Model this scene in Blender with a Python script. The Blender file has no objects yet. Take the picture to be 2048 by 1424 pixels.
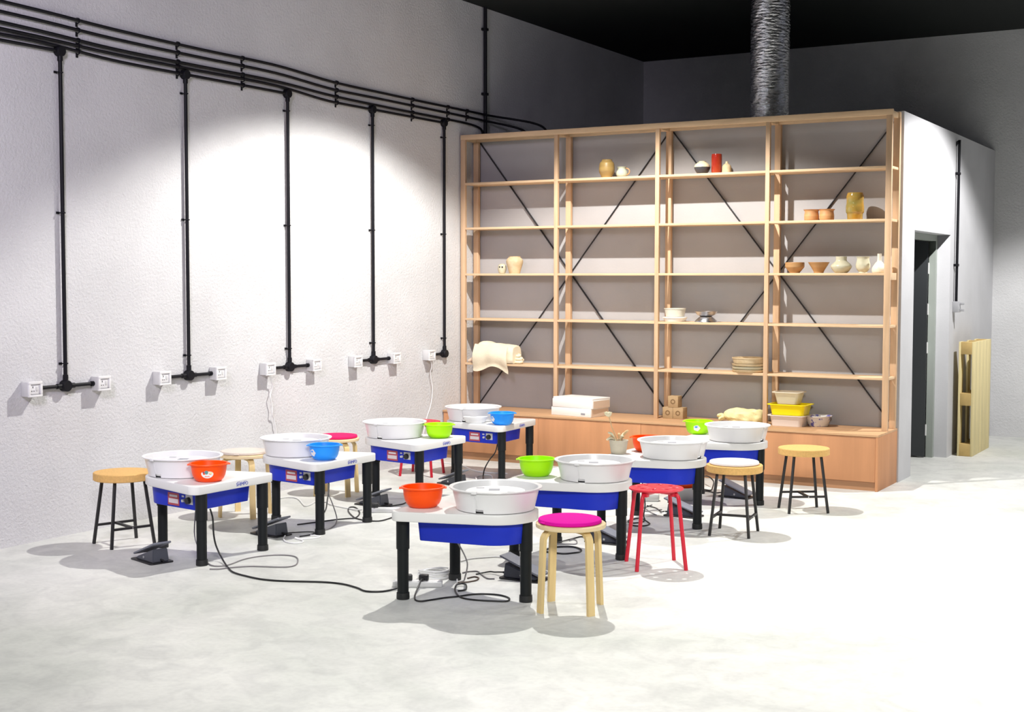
import bpy, bmesh, math, random
from mathutils import Vector, Matrix
random.seed(7)
scene = bpy.context.scene
COL = scene.collection
PI = math.pi

# ------------------------------------------------------------------ materials
def _nodes(name):
    m = bpy.data.materials.new(name); m.use_nodes = True
    nt = m.node_tree; b = nt.nodes['Principled BSDF']
    return m, nt, b

def mat(name, col, rough=0.5, metal=0.0, var=0.0, vscale=8.0, bump=0.0, bscale=60.0, stretch=(1, 1, 1),
        trans=0.0, sheen=0.0, col2=None, spec=None, detail=4.0, pos=(.35, .65)):
    m, nt, b = _nodes(name)
    b.inputs['Base Color'].default_value = (*col, 1)
    b.inputs['Roughness'].default_value = rough
    b.inputs['Metallic'].default_value = metal
    if spec is not None: b.inputs['Specular IOR Level'].default_value = spec
    if sheen: b.inputs['Sheen Weight'].default_value = sheen
    if trans: b.inputs['Transmission Weight'].default_value = trans
    if var or bump or col2:
        tc = nt.nodes.new('ShaderNodeTexCoord'); mp = nt.nodes.new('ShaderNodeMapping')
        mp.inputs['Scale'].default_value = stretch
        nt.links.new(tc.outputs['Object'], mp.inputs['Vector'])
    if var or col2:
        n = nt.nodes.new('ShaderNodeTexNoise'); n.inputs['Scale'].default_value = vscale
        n.inputs['Detail'].default_value = detail
        r = nt.nodes.new('ShaderNodeValToRGB')
        c2 = col2 if col2 else tuple(max(0, c * (1 - var)) for c in col)
        r.color_ramp.elements[0].position = pos[0]; r.color_ramp.elements[1].position = pos[1]
        r.color_ramp.elements[0].color = (*c2, 1); r.color_ramp.elements[1].color = (*col, 1)
        nt.links.new(mp.outputs['Vector'], n.inputs['Vector']); nt.links.new(n.outputs['Fac'], r.inputs['Fac'])
        nt.links.new(r.outputs['Color'], b.inputs['Base Color'])
    if bump:
        n2 = nt.nodes.new('ShaderNodeTexNoise'); n2.inputs['Scale'].default_value = bscale
        n2.inputs['Detail'].default_value = 5.0
        bp = nt.nodes.new('ShaderNodeBump'); bp.inputs['Strength'].default_value = bump
        bp.inputs['Distance'].default_value = 0.01
        nt.links.new(mp.outputs['Vector'], n2.inputs['Vector']); nt.links.new(n2.outputs['Fac'], bp.inputs['Height'])
        nt.links.new(bp.outputs['Normal'], b.inputs['Normal'])
    return m

def floor_material():
    m, nt, b = _nodes('polished_concrete')
    tc = nt.nodes.new('ShaderNodeTexCoord')
    def noise(scale, detail, dist=0.0):
        n = nt.nodes.new('ShaderNodeTexNoise'); n.inputs['Scale'].default_value = scale
        n.inputs['Detail'].default_value = detail; n.inputs['Distortion'].default_value = dist
        nt.links.new(tc.outputs['Object'], n.inputs['Vector']); return n
    def ramp(n, p0, c0, p1, c1):
        r = nt.nodes.new('ShaderNodeValToRGB'); e = r.color_ramp.elements
        e[0].position = p0; e[1].position = p1; e[0].color = (*c0, 1); e[1].color = (*c1, 1)
        nt.links.new(n.outputs['Fac'], r.inputs['Fac']); return r
    a = ramp(noise(0.9, 6, 0.6), .32, (.56, .58, .54), .62, (.71, .71, .68))
    c = ramp(noise(5.0, 8, 1.2), .30, (.84, .84, .85), .60, (1, 1, 1))
    d = ramp(noise(38.0, 4), .30, (.93, .93, .93), .60, (1, 1, 1))
    mx = nt.nodes.new('ShaderNodeMix'); mx.data_type = 'RGBA'; mx.blend_type = 'MULTIPLY'; mx.inputs['Factor'].default_value = 1
    mx2 = nt.nodes.new('ShaderNodeMix'); mx2.data_type = 'RGBA'; mx2.blend_type = 'MULTIPLY'; mx2.inputs['Factor'].default_value = 1
    nt.links.new(a.outputs['Color'], mx.inputs['A']); nt.links.new(c.outputs['Color'], mx.inputs['B'])
    nt.links.new(mx.outputs['Result'], mx2.inputs['A']); nt.links.new(d.outputs['Color'], mx2.inputs['B'])
    nt.links.new(mx2.outputs['Result'], b.inputs['Base Color'])
    b.inputs['Roughness'].default_value = 0.5; b.inputs['Specular IOR Level'].default_value = 0.3
    bp = nt.nodes.new('ShaderNodeBump'); bp.inputs['Strength'].default_value = 0.08; bp.inputs['Distance'].default_value = 0.01
    n = noise(25, 5); nt.links.new(n.outputs['Fac'], bp.inputs['Height']); nt.links.new(bp.outputs['Normal'], b.inputs['Normal'])
    return m

def plaster(name, col, strength):
    m, nt, b = _nodes(name)
    tc = nt.nodes.new('ShaderNodeTexCoord')
    n = nt.nodes.new('ShaderNodeTexNoise'); n.inputs['Scale'].default_value = 1.6; n.inputs['Detail'].default_value = 6
    r = nt.nodes.new('ShaderNodeValToRGB'); e = r.color_ramp.elements
    e[0].position = .3; e[1].position = .65
    e[0].color = (*[c * .88 for c in col], 1); e[1].color = (*col, 1)
    nt.links.new(tc.outputs['Object'], n.inputs['Vector']); nt.links.new(n.outputs['Fac'], r.inputs['Fac'])
    nt.links.new(r.outputs['Color'], b.inputs['Base Color'])
    b.inputs['Roughness'].default_value = 0.9; b.inputs['Specular IOR Level'].default_value = 0.15
    n2 = nt.nodes.new('ShaderNodeTexNoise'); n2.inputs['Scale'].default_value = 52; n2.inputs['Detail'].default_value = 5
    n2.inputs['Roughness'].default_value = .62
    bp = nt.nodes.new('ShaderNodeBump'); bp.inputs['Strength'].default_value = strength; bp.inputs['Distance'].default_value = 0.02
    nt.links.new(tc.outputs['Object'], n2.inputs['Vector']); nt.links.new(n2.outputs['Fac'], bp.inputs['Height'])
    nt.links.new(bp.outputs['Normal'], b.inputs['Normal'])
    return m

M = dict(
    floor=floor_material(),
    wall=plaster('rough_plaster', (.68, .68, .69), .45),
    backing=plaster('grey_board', (.45, .44, .445), .06),
    outer=plaster('dim_board', (.34, .34, .36), .06),
    smooth=plaster('painted_board', (.58, .58, .60), .06),
    ceil=mat('black_ceiling', (.030, .032, .032), .9, spec=.05),
    pipe=mat('black_conduit', (.007, .007, .010), .5, spec=.22),
    socket=mat('socket_plastic', (.62, .62, .62), .35),
    socket_in=mat('socket_face', (.80, .80, .80), .3),
    dark=mat('dark_plastic', (.012, .012, .014), .45),
    wood=mat('meranti_wood', (.68, .455, .28), .55, var=.18, vscale=5, stretch=(5, 5, .5), spec=.3),
    woodx=mat('meranti_boards', (.74, .52, .32), .55, var=.15, vscale=5, stretch=(.5, 6, 6), spec=.3),
    ply=mat('plywood_doors', (.60, .29, .14), .55, var=.2, vscale=2.2, stretch=(3.2, 3.2, .35), spec=.3, bump=.05, bscale=120),
    plytop=mat('plywood_top', (.62, .37, .20), .5, var=.15, vscale=3, stretch=(.5, 5, 5), spec=.3),
    plydark=mat('plywood_kick', (.42, .22, .11), .6, var=.2, vscale=3, stretch=(.5, 5, 5)),
    rod=mat('brace_steel', (.012, .011, .014), .4),
    white=mat('white_table_plastic', (.74, .74, .73), .35),
    pan=mat('white_pan_plastic', (.76, .76, .77), .3),
    blue=mat('blue_body_plastic', (.010, .030, .50), .4, spec=.25),
    leg=mat('black_leg', (.009, .011, .012), .5, spec=.22),
    legfoot=mat('black_rubber', (.010, .011, .012), .6),
    head=mat('aluminium_head', (.80, .80, .82), .35, metal=.3),
    grey=mat('grey_paper', (.30, .31, .35), .6),
    logo=mat('blue_print', (.03, .05, .40), .5),
    red_lab=mat('red_label', (.42, .06, .08), .5),
    white_lab=mat('white_label', (.66, .60, .62), .5),
    pedal=mat('pedal_grey', (.065, .07, .09), .45),
    pedal_top=mat('pedal_tread', (.20, .21, .25), .5, bump=.5, bscale=160),
    steel=mat('bright_steel', (.62, .62, .64), .28, metal=1),
    foil=mat('foil', (.84, .84, .88), .16, metal=1, bump=1.0, bscale=24, stretch=(1, 1, 2.6)),
    cork=mat('cork', (.72, .43, .14), .75, var=.13, vscale=70, bump=.15, bscale=160),
    stool_blk=mat('black_powder_coat', (.012, .011, .012), .5),
    birch=mat('birch', (.74, .56, .27), .5, var=.10, vscale=5, stretch=(6, 6, .6), spec=.3),
    birchtop=mat('birch_veneer', (.76, .60, .36), .5, var=.08, vscale=5, stretch=(1, 7, 7), spec=.3),
    red=mat('red_steel', (.60, .012, .035), .38),
    pinkc=mat('magenta_felt', (.66, .008, .33), .9, spec=.1, bump=.12, bscale=300),
    rose=mat('rose_felt', (.66, .020, .13), .9, spec=.1, bump=.12, bscale=300),
    beigec=mat('beige_felt', (.62, .54, .47), .9, sheen=.2, bump=.12, bscale=300),
    whitec=mat('white_felt', (.80, .78, .80), .9, sheen=.2, bump=.1, bscale=300),
    orange=mat('orange_plastic', (1.0, .085, .0), .38, spec=.3),
    cyan=mat('blue_plastic', (.016, .30, .95), .38, spec=.3),
    lime=mat('lime_plastic', (.40, .86, .0), .38, spec=.3),
    yellow=mat('yellow_plastic', (.95, .78, .0), .35),
    cream=mat('cream_plastic', (.74, .66, .52), .45),
    milky=mat('milky_plastic', (.78, .70, .64), .4),
    wcable=mat('white_cable', (.78, .78, .78), .4),
    gcable=mat('grey_cable', (.22, .21, .22), .45),
    bcable=mat('black_cable', (.010, .010, .011), .45),
    ochre=mat('ochre_glaze', (.44, .29, .09), .4, col2=(.32, .20, .07), vscale=14, stretch=(.3, .3, 2)),
    celadon=mat('celadon_glaze', (.52, .56, .44), .2),
    creamg=mat('cream_glaze', (.72, .64, .42), .35),
    charcoal=mat('charcoal_glaze', (.05, .05, .06), .4),
    redg=mat('red_glaze', (.36, .055, .02), .12, col2=(.30, .02, .01), vscale=9),
    bisque=mat('bisque_clay', (.66, .52, .33), .7, col2=(.56, .42, .24), vscale=20),
    terra=mat('terracotta', (.50, .22, .09), .5, col2=(.62, .34, .14), vscale=9, stretch=(.2, .2, 4)),
    terra2=mat('brown_clay', (.40, .20, .07), .5, col2=(.48, .27, .11), vscale=9, stretch=(.2, .2, 3)),
    amber=mat('amber_glaze', (.38, .20, .03), .1, col2=(.22, .18, .05), vscale=10),
    celad2=mat('pale_green_glaze', (.60, .58, .44), .25, col2=(.52, .48, .34), vscale=10),
    paleg=mat('pale_glaze', (.72, .67, .55), .3),
    burlap=mat('calico_cloth', (.84, .75, .56), .95, var=.10, vscale=9, bump=.25, bscale=120),
    yellowbag=mat('pale_yellow_cloth', (.88, .82, .44), .9, var=.1, vscale=14, bump=.3, bscale=60),
    boxw=mat('white_card', (.84, .83, .80), .6),
    boxside=mat('card_edge', (.70, .55, .42), .7),
    kraft=mat('wood_cube', (.47, .32, .17), .7, var=.15, vscale=12, stretch=(1, 1, 6)),
    kraftd=mat('dark_stamp', (.22, .13, .06), .8),
    pot=mat('cement_pot', (.55, .50, .40), .85, var=.12, vscale=14),
    soil=mat('dry_soil', (.09, .06, .035), .95),
    stem=mat('dry_stem', (.62, .44, .24), .8),
    petal=mat('dry_petal', (.74, .68, .48), .8),
    stain=mat('stained_white', (.70, .67, .62), .5, col2=(.14, .13, .42), vscale=22, pos=(.40, .46)),
    stainin=mat('blue_residue', (.10, .12, .34), .6, col2=(.5, .5, .6), vscale=20),
    pallet=mat('pine_pallet', (.80, .68, .36), .7, var=.12, vscale=4, stretch=(5, 5, .5)),
    palletend=mat('pine_block', (.60, .42, .16), .75, var=.15, vscale=12),
    frame=mat('door_frame_grey', (.30, .33, .30), .5),
    leaf=mat('door_leaf_dark', (.022, .026, .030), .5),
    whitepaint=mat('white_paint', (.72, .72, .71), .5),
    swgrey=mat('switch_grey', (.42, .42, .44), .4),
    teal=mat('teal_print', (.10, .28, .28), .5),
    brown=mat('brown_cable', (.09, .06, .045), .5),
)

# ------------------------------------------------------------------ mesh builder
class MB:
    def __init__(s): s.bm = bmesh.new()
    def _merge(s, t, mtx=None):
        if mtx is not None: bmesh.ops.transform(t, matrix=mtx, verts=t.verts)
        me = bpy.data.meshes.new('tmp'); t.to_mesh(me); t.free(); s.bm.from_mesh(me); bpy.data.meshes.remove(me)
    def box(s, a, b, bev=0.0, mtx=None, seg=2):
        t = bmesh.new(); bmesh.ops.create_cube(t, size=1)
        sx, sy, sz = (b[i] - a[i] for i in range(3))
        bmesh.ops.scale(t, vec=(sx, sy, sz), verts=t.verts)
        if bev: bmesh.ops.bevel(t, geom=t.edges[:], offset=bev, segments=seg, affect='EDGES', profile=.5)
        bmesh.ops.translate(t, vec=[(a[i] + b[i]) / 2 for i in range(3)], verts=t.verts)
        s._merge(t, mtx); return s
    def bar(s, p, q, w, h=None, up=(0, 0, 1), bev=0.0):
        p, q = Vector(p), Vector(q); d = q - p; L = d.length; d.normalize()
        u = Vector(up); x = u.cross(d)
        if x.length < 1e-4: x = Vector((1, 0, 0)).cross(d)
        x.normalize(); y = d.cross(x)
        m = Matrix((x, y, d)).transposed().to_4x4(); m.translation = (p + q) / 2
        h = h or w
        return s.box((-w / 2, -h / 2, -L / 2), (w / 2, h / 2, L / 2), bev, m)
    def tube(s, pts, r, n=8, closed=False, caps=True, rr=None):
        pts = [Vector(p) for p in pts]; N = len(pts); rings = []
        tang = []
        for i in range(N):
            a = pts[(i - 1) % N] if (closed or i > 0) else pts[i]
            b = pts[(i + 1) % N] if (closed or i < N - 1) else pts[i]
            tang.append((b - a).normalized())
        ref = Vector((0, 0, 1)) if abs(tang[0].z) < .9 else Vector((1, 0, 0))
        nrm = (ref - tang[0] * ref.dot(tang[0])).normalized()
        for i in range(N):
            t = tang[i]; nn = nrm - t * nrm.dot(t)
            if nn.length > 1e-5: nrm = nn.normalized()
            bn = t.cross(nrm); R = rr[i] if rr else r
            rings.append([s.bm.verts.new(pts[i] + (nrm * math.cos(2 * PI * k / n) + bn * math.sin(2 * PI * k / n)) * R) for k in range(n)])
        for i in range(N if closed else N - 1):
            A, B = rings[i], rings[(i + 1) % N]
            for k in range(n):
                s.bm.faces.new((A[k], A[(k + 1) % n], B[(k + 1) % n], B[k]))
        if caps and not closed:
            s.bm.faces.new(rings[0][::-1]); s.bm.faces.new(rings[-1])
        return s
    def cyl(s, p, q, r0, r1=None, n=20):
        r1 = r0 if r1 is None else r1
        return s.tube([p, q], r0, n, rr=[r0, r1])
    def lathe(s, prof, c=(0, 0, 0), n=40, sx=1, sy=1, skip=None):
        t = bmesh.new(); rings = []
        for r, z in prof:
            if r < 1e-6: rings.append([t.verts.new((0, 0, z))])
            else: rings.append([t.verts.new((r * math.cos(2 * PI * k / n) * sx, r * math.sin(2 * PI * k / n) * sy, z)) for k in range(n)])
        for i in range(len(rings) - 1):
            A, B = rings[i], rings[i + 1]
            if len(A) == 1 and len(B) == 1: continue
            for k in range(n):
                if skip and skip(i, k): continue
                k2 = (k + 1) % n
                if len(A) == 1: t.faces.new((A[0], B[k2], B[k]))
                elif len(B) == 1: t.faces.new((A[k], A[k2], B[0]))
                else: t.faces.new((A[k], A[k2], B[k2], B[k]))
        bmesh.ops.recalc_face_normals(t, faces=t.faces)
        s._merge(t, Matrix.Translation(c)); return s
    def prism(s, out, z0, z1, bev=0.0, taper=1.0, tc=(0, 0), seg=3):
        t = bmesh.new()
        lo = [t.verts.new((tc[0] + (x - tc[0]) * taper, tc[1] + (y - tc[1]) * taper, z0)) for x, y in out]
        hi = [t.verts.new((x, y, z1)) for x, y in out]
        N = len(out); t.faces.new(lo[::-1]); t.faces.new(hi)
        for i in range(N): t.faces.new((lo[i], lo[(i + 1) % N], hi[(i + 1) % N], hi[i]))
        bmesh.ops.recalc_face_normals(t, faces=t.faces)
        if bev:
            es = [e for e in t.edges if abs(e.verts[0].co.z - e.verts[1].co.z) < 1e-6]
            bmesh.ops.bevel(t, geom=es, offset=bev, segments=seg, affect='EDGES', profile=.5)
        s._merge(t); return s
    def xform(s, m): bmesh.ops.transform(s.bm, matrix=m, verts=s.bm.verts); return s
    def build(s, name, m, parent=None, ang=38, loc=None):
        bm = s.bm
        bmesh.ops.remove_doubles(bm, verts=bm.verts, dist=1e-6)
        bm.normal_update()
        for e in bm.edges:
            if len(e.link_faces) == 2: e.smooth = e.calc_face_angle(0) < math.radians(ang)
        for f in bm.faces: f.smooth = True
        me = bpy.data.meshes.new(name); bm.to_mesh(me); bm.free()
        me.materials.append(m)
        o = bpy.data.objects.new(name, me); COL.objects.link(o)
        if parent is not None: o.parent = parent
        if loc is not None: o.location = loc
        return o

def spline(pts, k=5, closed=False):
    P = [Vector(p) for p in pts]; N = len(P); out = []
    for i in range(N if closed else N - 1):
        if closed: a, b, c, d = P[(i - 1) % N], P[i], P[(i + 1) % N], P[(i + 2) % N]
        else: a, b, c, d = P[max(i - 1, 0)], P[i], P[i + 1], P[min(i + 2, N - 1)]
        for j in range(k):
            t = j / k
            q = .5 * ((2 * b) + (c - a) * t + (2 * a - 5 * b + 4 * c - d) * t * t + (3 * b - a - 3 * c + d) * t ** 3)
            q.z = max(q.z, min(b.z, c.z))
            out.append(q)
    if not closed: out.append(P[-1])
    return out

def tag(o, label=None, cat=None, group=None, kind=None):
    if label: o['label'] = label
    if cat: o['category'] = cat
    if group: o['group'] = group
    if kind: o['kind'] = kind
    return o
def thing(name, label, cat, loc=(0, 0, 0), rz=0.0, group=None, kind=None):
    o = bpy.data.objects.new(name, None); COL.objects.link(o); o.empty_display_size = .1
    o.location = loc; o.rotation_euler = (0, 0, rz)
    return tag(o, label, cat, group, kind)
def copy_tree(o, parent=None):
    c = o.copy(); COL.objects.link(c)
    if parent is not None: c.parent = parent
    for ch in list(o.children): copy_tree(ch, c)
    return c
def struct(name, mb, m):
    o = mb.build(name, m); o['kind'] = 'structure'; return o
def part_label(o, l): o['label'] = l; return o

# ------------------------------------------------------------------ setting
YF, ZC = 4.05, 4.157
YB, XR = -13.5, 12.0
struct('floor', MB().box((-.2, YB - .2, -.15), (XR + .2, YF + .2, 0)), M['floor'])
struct('ceiling', MB().box((-.2, YB - .2, ZC), (XR + .2, YF + .2, ZC + .15)), M['ceil'])
struct('wall_left', MB().box((-.2, YB - .2, 0), (0, YF + .2, ZC)), M['wall'])
struct('wall_far', MB().box((0, YF, 0), (XR, YF + .2, ZC)), M['wall'])
struct('wall_right', MB().box((XR, YB, 0), (XR + .2, YF + .2, ZC)), M['outer'])
struct('wall_rear', MB().box((0, YB - .2, 0), (XR, YB, ZC)), M['outer'])
BX, BY, BZ = 3.957, .287, 2.94
struct('wall_booth_front', MB().box((0, BY, 0), (BX - .12, BY + .1, BZ)), M['backing'])
DY0, DY1, DZ = .69, 2.03, 2.02
sw = MB().box((BX - .12, BY, 0), (BX, DY0, BZ)).box((BX - .12, DY1, 0), (BX, YF, BZ)).box((BX - .12, DY0, DZ), (BX, DY1, BZ))
struct('wall_booth_side', sw, M['smooth'])
struct('ceiling_booth', MB().box((0, BY + .1, BZ - .1), (BX - .12, YF, BZ)), M['smooth'])

d1 = thing('door_1', None, None, (BX, DY1, 0), kind='structure')
fr = MB().box((-.175, -.055, 0), (-.115, -.001, DZ - .002)).box((-.175, -(DY1 - DY0) + .001, DZ - .055), (-.115, -.055, DZ - .002)).box((-.175, -(DY1 - DY0) + .001, 0), (-.121, -(DY1 - DY0) + .05, DZ - .055))
fr.build('door_frame', M['frame'], d1)
lf = MB().box((-.95, -.045, .012), (0, 0, DZ - .06), .002).xform(Matrix.Translation((-.18, -.06, 0)) @ Matrix.Rotation(math.radians(8), 4, 'Z'))
leaf = lf.build('door_leaf', M['leaf'], d1)
for z in (.25, 1.0, 1.35, 1.72):
    MB().cyl((-.176, -.064, z - .05), (-.176, -.064, z + .05), .008, n=10).build('hinge', M['whitepaint'], leaf)

# ------------------------------------------------------------------ conduits on the left wall
ZB = 3.012
DROPY = [-4.634, -3.545, -2.456, -1.367, -.278]
PX = .022
def wavy(pts):
    return [(PX, y, z) for y, z in pts]
runs = {
 'A': ([(-9, 3.245), (-5.4, 3.242), (-4.2, 3.215), (-3.4, 3.205), (-2.6, 3.205), (-1.9, 3.170), (-1.2, 3.163), (-.6, 3.160), (0.0, 3.160), (.3, 3.160)], 'topmost black conduit of the bundle along the left wall'),
 'B': ([(-9, 3.185), (-5.4, 3.182), (-4.2, 3.155), (-3.4, 3.149), (-2.6, 3.148), (-1.9, 3.112), (-1.2, 3.110), (-.6, 3.108), (0.0, 3.106), (.3, 3.104)], 'second black conduit from the top of the left wall bundle'),
 'C': ([(-9, 3.125), (-5.4, 3.121), (-4.2, 3.090), (-3.4, 3.087), (-2.6, 3.087), (-1.9, 3.060), (-1.2, 3.052), (-.6, 3.050), (-.05, 3.048)], 'black conduit third from the top, bending down behind the shelf corner'),
 'D': ([(-9, 3.085), (-5.4, 3.082), (-4.2, 3.058), (-3.4, 3.055), (-2.6, 3.055), (-1.95, 3.014), (-1.367, ZB), (-.278, ZB)], 'black conduit in the left wall bundle ending at the last drop before the shelf'),
 'E': ([(-9, 3.050), (-5.4, 3.047), (-4.75, 3.044), (-4.2, 3.016), (-3.545, ZB), (-2.456, ZB)], 'black conduit in the left wall bundle ending at the middle drop'),
 'F': ([(-9, 3.012), (-5.4, 3.012), (-4.634, ZB)], 'lowest short black conduit of the bundle, ending at the leftmost drop'),
}
CLIPY = [-4.483, -3.608, -2.951, -1.842, -.772, -.206]
def zat(pts, y):
    for (a, za), (b, zb) in zip(pts, pts[1:]):
        if a <= y <= b: return za + (zb - za) * (y - a) / (b - a)
    return None
for k, (pts, lab) in runs.items():
    t = thing('conduit_pipe', lab, 'conduit', (0, 0, 0), 0, 'black conduits along the left wall')
    path = wavy(pts)
    if k in 'AB':
        z = pts[-1][1]; dz = 0 if k == 'A' else -.0
        path += [(.04, .42, z - .005), (.10, .56, z - .015), (.22, .66, z - .035), (.38, .70, z - .07), (.50, .70, z - .12), (.56, .70, BZ + .02)] if k == 'A' else \
                [(.04, .38, z - .006), (.10, .50, z - .02), (.20, .58, z - .045), (.32, .61, z - .085), (.40, .61, BZ + .02)]
    if k == 'C':
        path += [(.022, .15, 3.044), (.022, .28, 3.034), (.024, .36, 3.01), (.026, .385, BZ + .002)]
    MB().tube(spline(path, 6), .0105, 10).build('pipe', M['pipe'], t)
    for y in CLIPY + [.12]:
        z = zat(pts, y)
        if z is None: continue
        MB().tube([(0.0055 + .032 * math.sin(PI * j / 8), y, z - .0165 * math.cos(PI * j / 8)) for j in range(9)], .004, 6)\
            .box((.001, y - .007, z - .036), (.007, y + .007, z - .010)).build('saddle_clip', M['pipe'], t)

drop_lab = ['leftmost black conduit drop with two sockets on the left wall',
            'second black conduit drop from the left on the left wall',
            'middle one of the five black conduit drops on the left wall',
            'fourth black conduit drop from the left, between stools and shelf',
            'black conduit drop nearest the shelf, with a single socket']
ZS = .945
for i, y in enumerate(DROPY):
    t = thing('conduit_drop', drop_lab[i], 'conduit', (0, y, 0), 0, 'conduit drops on the left wall')
    MB().cyl((PX, 0, ZS + .02), (PX, 0, ZB - .02), .0125, n=12).build('pipe', M['pipe'], t)
    MB().lathe([(0, 0), (.033, 0), (.033, .038), (.030, .042), (0, .042)], n=20).xform(Matrix.Translation((.001, 0, ZB)) @ Matrix.Rotation(PI / 2, 4, 'Y'))\
        .cyl((PX, 0, ZB - .06), (PX, 0, ZB - .03), .017, n=12).build('junction_box', M['pipe'], t)
    tb = MB().lathe([(0, 0), (.036, 0), (.036, .040), (.032, .046), (0, .046)], n=20).xform(Matrix.Translation((.001, 0, ZS)) @ Matrix.Rotation(PI / 2, 4, 'Y'))
    tb.cyl((PX, 0, ZS + .03), (PX, 0, ZS + .07), .017, n=12).cyl((PX, -.07, ZS), (PX, -.03, ZS), .016, n=12)
    if i < 4: tb.cyl((PX, .03, ZS), (PX, .07, ZS), .016, n=12)
    tb.build('tee_box', M['pipe'], t)
    for sgn in ((-1, 1) if i < 4 else (-1,)):
        MB().cyl((PX, sgn * .06, ZS), (PX, sgn * .232, ZS), .0115, n=12).cyl((PX, sgn * .205, ZS), (PX, sgn * .232, ZS), .016, n=12).build('branch_pipe', M['pipe'], t)
    for z in (ZB - .13, 2.02, ZS + .14):
        MB().tube([(.0055 + .034 * math.sin(PI * j / 8), -.0175 * math.cos(PI * j / 8), z) for j in range(9)], .004, 6)\
            .box((.001, -.034, z - .007), (.008, -.012, z + .007)).build('saddle_clip', M['pipe'], t)
sock_lab = [['leftmost socket box on the left wall, left of its drop', 'socket box right of the leftmost conduit drop'],
            ['socket box left of the second conduit drop', 'socket box right of the second conduit drop'],
            ['socket box left of the middle drop, white cord plugged in below', 'socket box right of the middle conduit drop'],
            ['socket box left of the fourth conduit drop', 'socket box right of the fourth conduit drop'],
            ['single socket box by the shelf with a white cord hanging down']]
def socket(y, lab):
    t = thing('power_socket', lab, 'socket', (0, y, ZS), 0, 'socket boxes on the left wall')
    MB().box((.001, -.05, -.045), (.062, .05, .045), .004).build('housing', M['socket'], t)
    f = MB()
    f.box((.062, -.052, -.047), (.074, .052, -.033), .002).box((.062, -.052, .030), (.074, .052, .047), .002)
    f.box((.062, -.052, -.033), (.074, -.036, .030), .002).box((.062, .036, -.033), (.074, .052, .030), .002)
    f.build('cover_frame', M['socket_in'], t)
    p = MB().box((.0615, -.0355, -.0325), (.066, .0355, .0295), .0015).build('faceplate', M['socket_in'], t)
    MB().box((.066, .006, -.012), (.0685, .022, .016), .001).build('rocker_switch', M['socket'], p)
    s = MB().box((.0655, -.019, .006), (.0664, -.013, .018)).box((.0655, -.028, -.014), (.0664, -.020, -.009)).box((.0655, -.012, -.014), (.0664, -.004, -.009))
    s.build('pin_slots', M['dark'], p)
for i, y in enumerate(DROPY):
    socket(y - .275, sock_lab[i][0])
    if i < 4: socket(y + .275, sock_lab[i][1])

t = thing('riser_conduit', 'tall vertical black conduit rising to the ceiling above the shelf corner', 'conduit', (.03, .42, 0))
MB().cyl((0, 0, BZ + .001), (0, 0, ZC - .001), .017, n=14).build('pipe', M['pipe'], t)
for z in (3.35, 3.95): MB().box((-.029, -.03, z - .012), (.02, .03, z + .012), .003).build('saddle_clip', M['pipe'], t)

t = thing('conduit_drop', 'black conduit running down the white booth side wall beside the doorway', 'conduit', (BX, 2.19, 0))
MB().tube(spline([(-.01, .0, 2.83), (.015, 0, 2.865), (.028, 0, 2.85), (.028, 0, 2.75), (.026, 0, 1.42)], 5), .0125, 10).build('pipe', M['pipe'], t)
for z in (2.58, 1.75): MB().box((0, -.024, z - .012), (.042, .024, z + .012), .004).build('saddle_clip', M['pipe'], t)
t = thing('isolator_switch', 'small grey rotary isolator switch at the foot of the conduit beside the doorway', 'switch', (BX, 2.19, 1.37))
MB().box((0, -.035, -.05), (.06, .035, .05), .005).build('housing', M['swgrey'], t)
MB().box((.06, -.012, -.04), (.10, .012, -.018), .003).box((.06, -.012, .018), (.10, .012, .04), .003).build('knob', M['swgrey'], t)

# ------------------------------------------------------------------ shelf and cabinet
ZCAB = .434
X0, BW = .020, .968
PXS = [X0 + i * BW for i in range(5)]
LEV = [2.494, 2.087, 1.668, 1.259, .8515]
ZT = 2.928
XE = 3.9456
cab = thing('base_cabinet', 'low reddish plywood cabinet with overhanging top carrying the tall shelf', 'cabinet')
MB().box((.012, -.262, .0), (XE - .02, BY - .002, ZCAB - .018)).build('carcass', M['plydark'], cab)
MB().box((.008, -.290, ZCAB - .018), (XE, BY - .002, ZCAB), .0015).build('counter_top', M['plytop'], cab)
MB().box((XE - .02, -.288, 0), (XE, BY - .002, ZCAB - .0182), .001).build('side_panel', M['ply'], cab)
nd = 4; xa, xb = .012, XE - .021
for i in range(nd):
    w = (xb - xa) / nd
    MB().box((xa + i * w + .0012, -.283, .070), (xa + (i + 1) * w - .0012, -.263, ZCAB - .021), .001).build('door_panel', M['ply'], cab)

sh = thing('display_shelf', 'tall open wooden shelf unit with black diagonal braces against the booth wall', 'shelf')
PW = .036
for i, x in enumerate(PXS):
    w = .046 if i in (0, 4) else PW
    MB().box((x, 0, ZCAB), (x + w, .032, ZT - .0455), .002).build('front_post', M['wood'], sh)
    MB().box((x, .222, ZCAB), (x + .050, .262, ZT - .0455), .002).build('rear_post', M['wood'], sh)
    MB().box((x, .0325, ZT - .05), (x + .035, .2215, ZT - .006), .001).build('cross_rail', M['woodx'], sh)
MB().box((X0, -.002, ZT - .045), (XE - .004, .032, ZT), .002).build('top_rail', M['woodx'], sh)
MB().box((X0, .222, ZT - .045), (XE - .004, .262, ZT), .002).build('top_rail', M['woodx'], sh)
for z in LEV:
    for i in range(4):
        xa = PXS[i] + (.0462 if i == 0 else PW + .0002); xb = PXS[i + 1] - .0002
        if i == 3: xb = PXS[4] - .0002
        b = MB().box((xa, .002, z - .019), (xb, .271, z), .001)
        b.build('shelf_board', M['woodx'], sh)
xe = PXS[4] + .046
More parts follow.
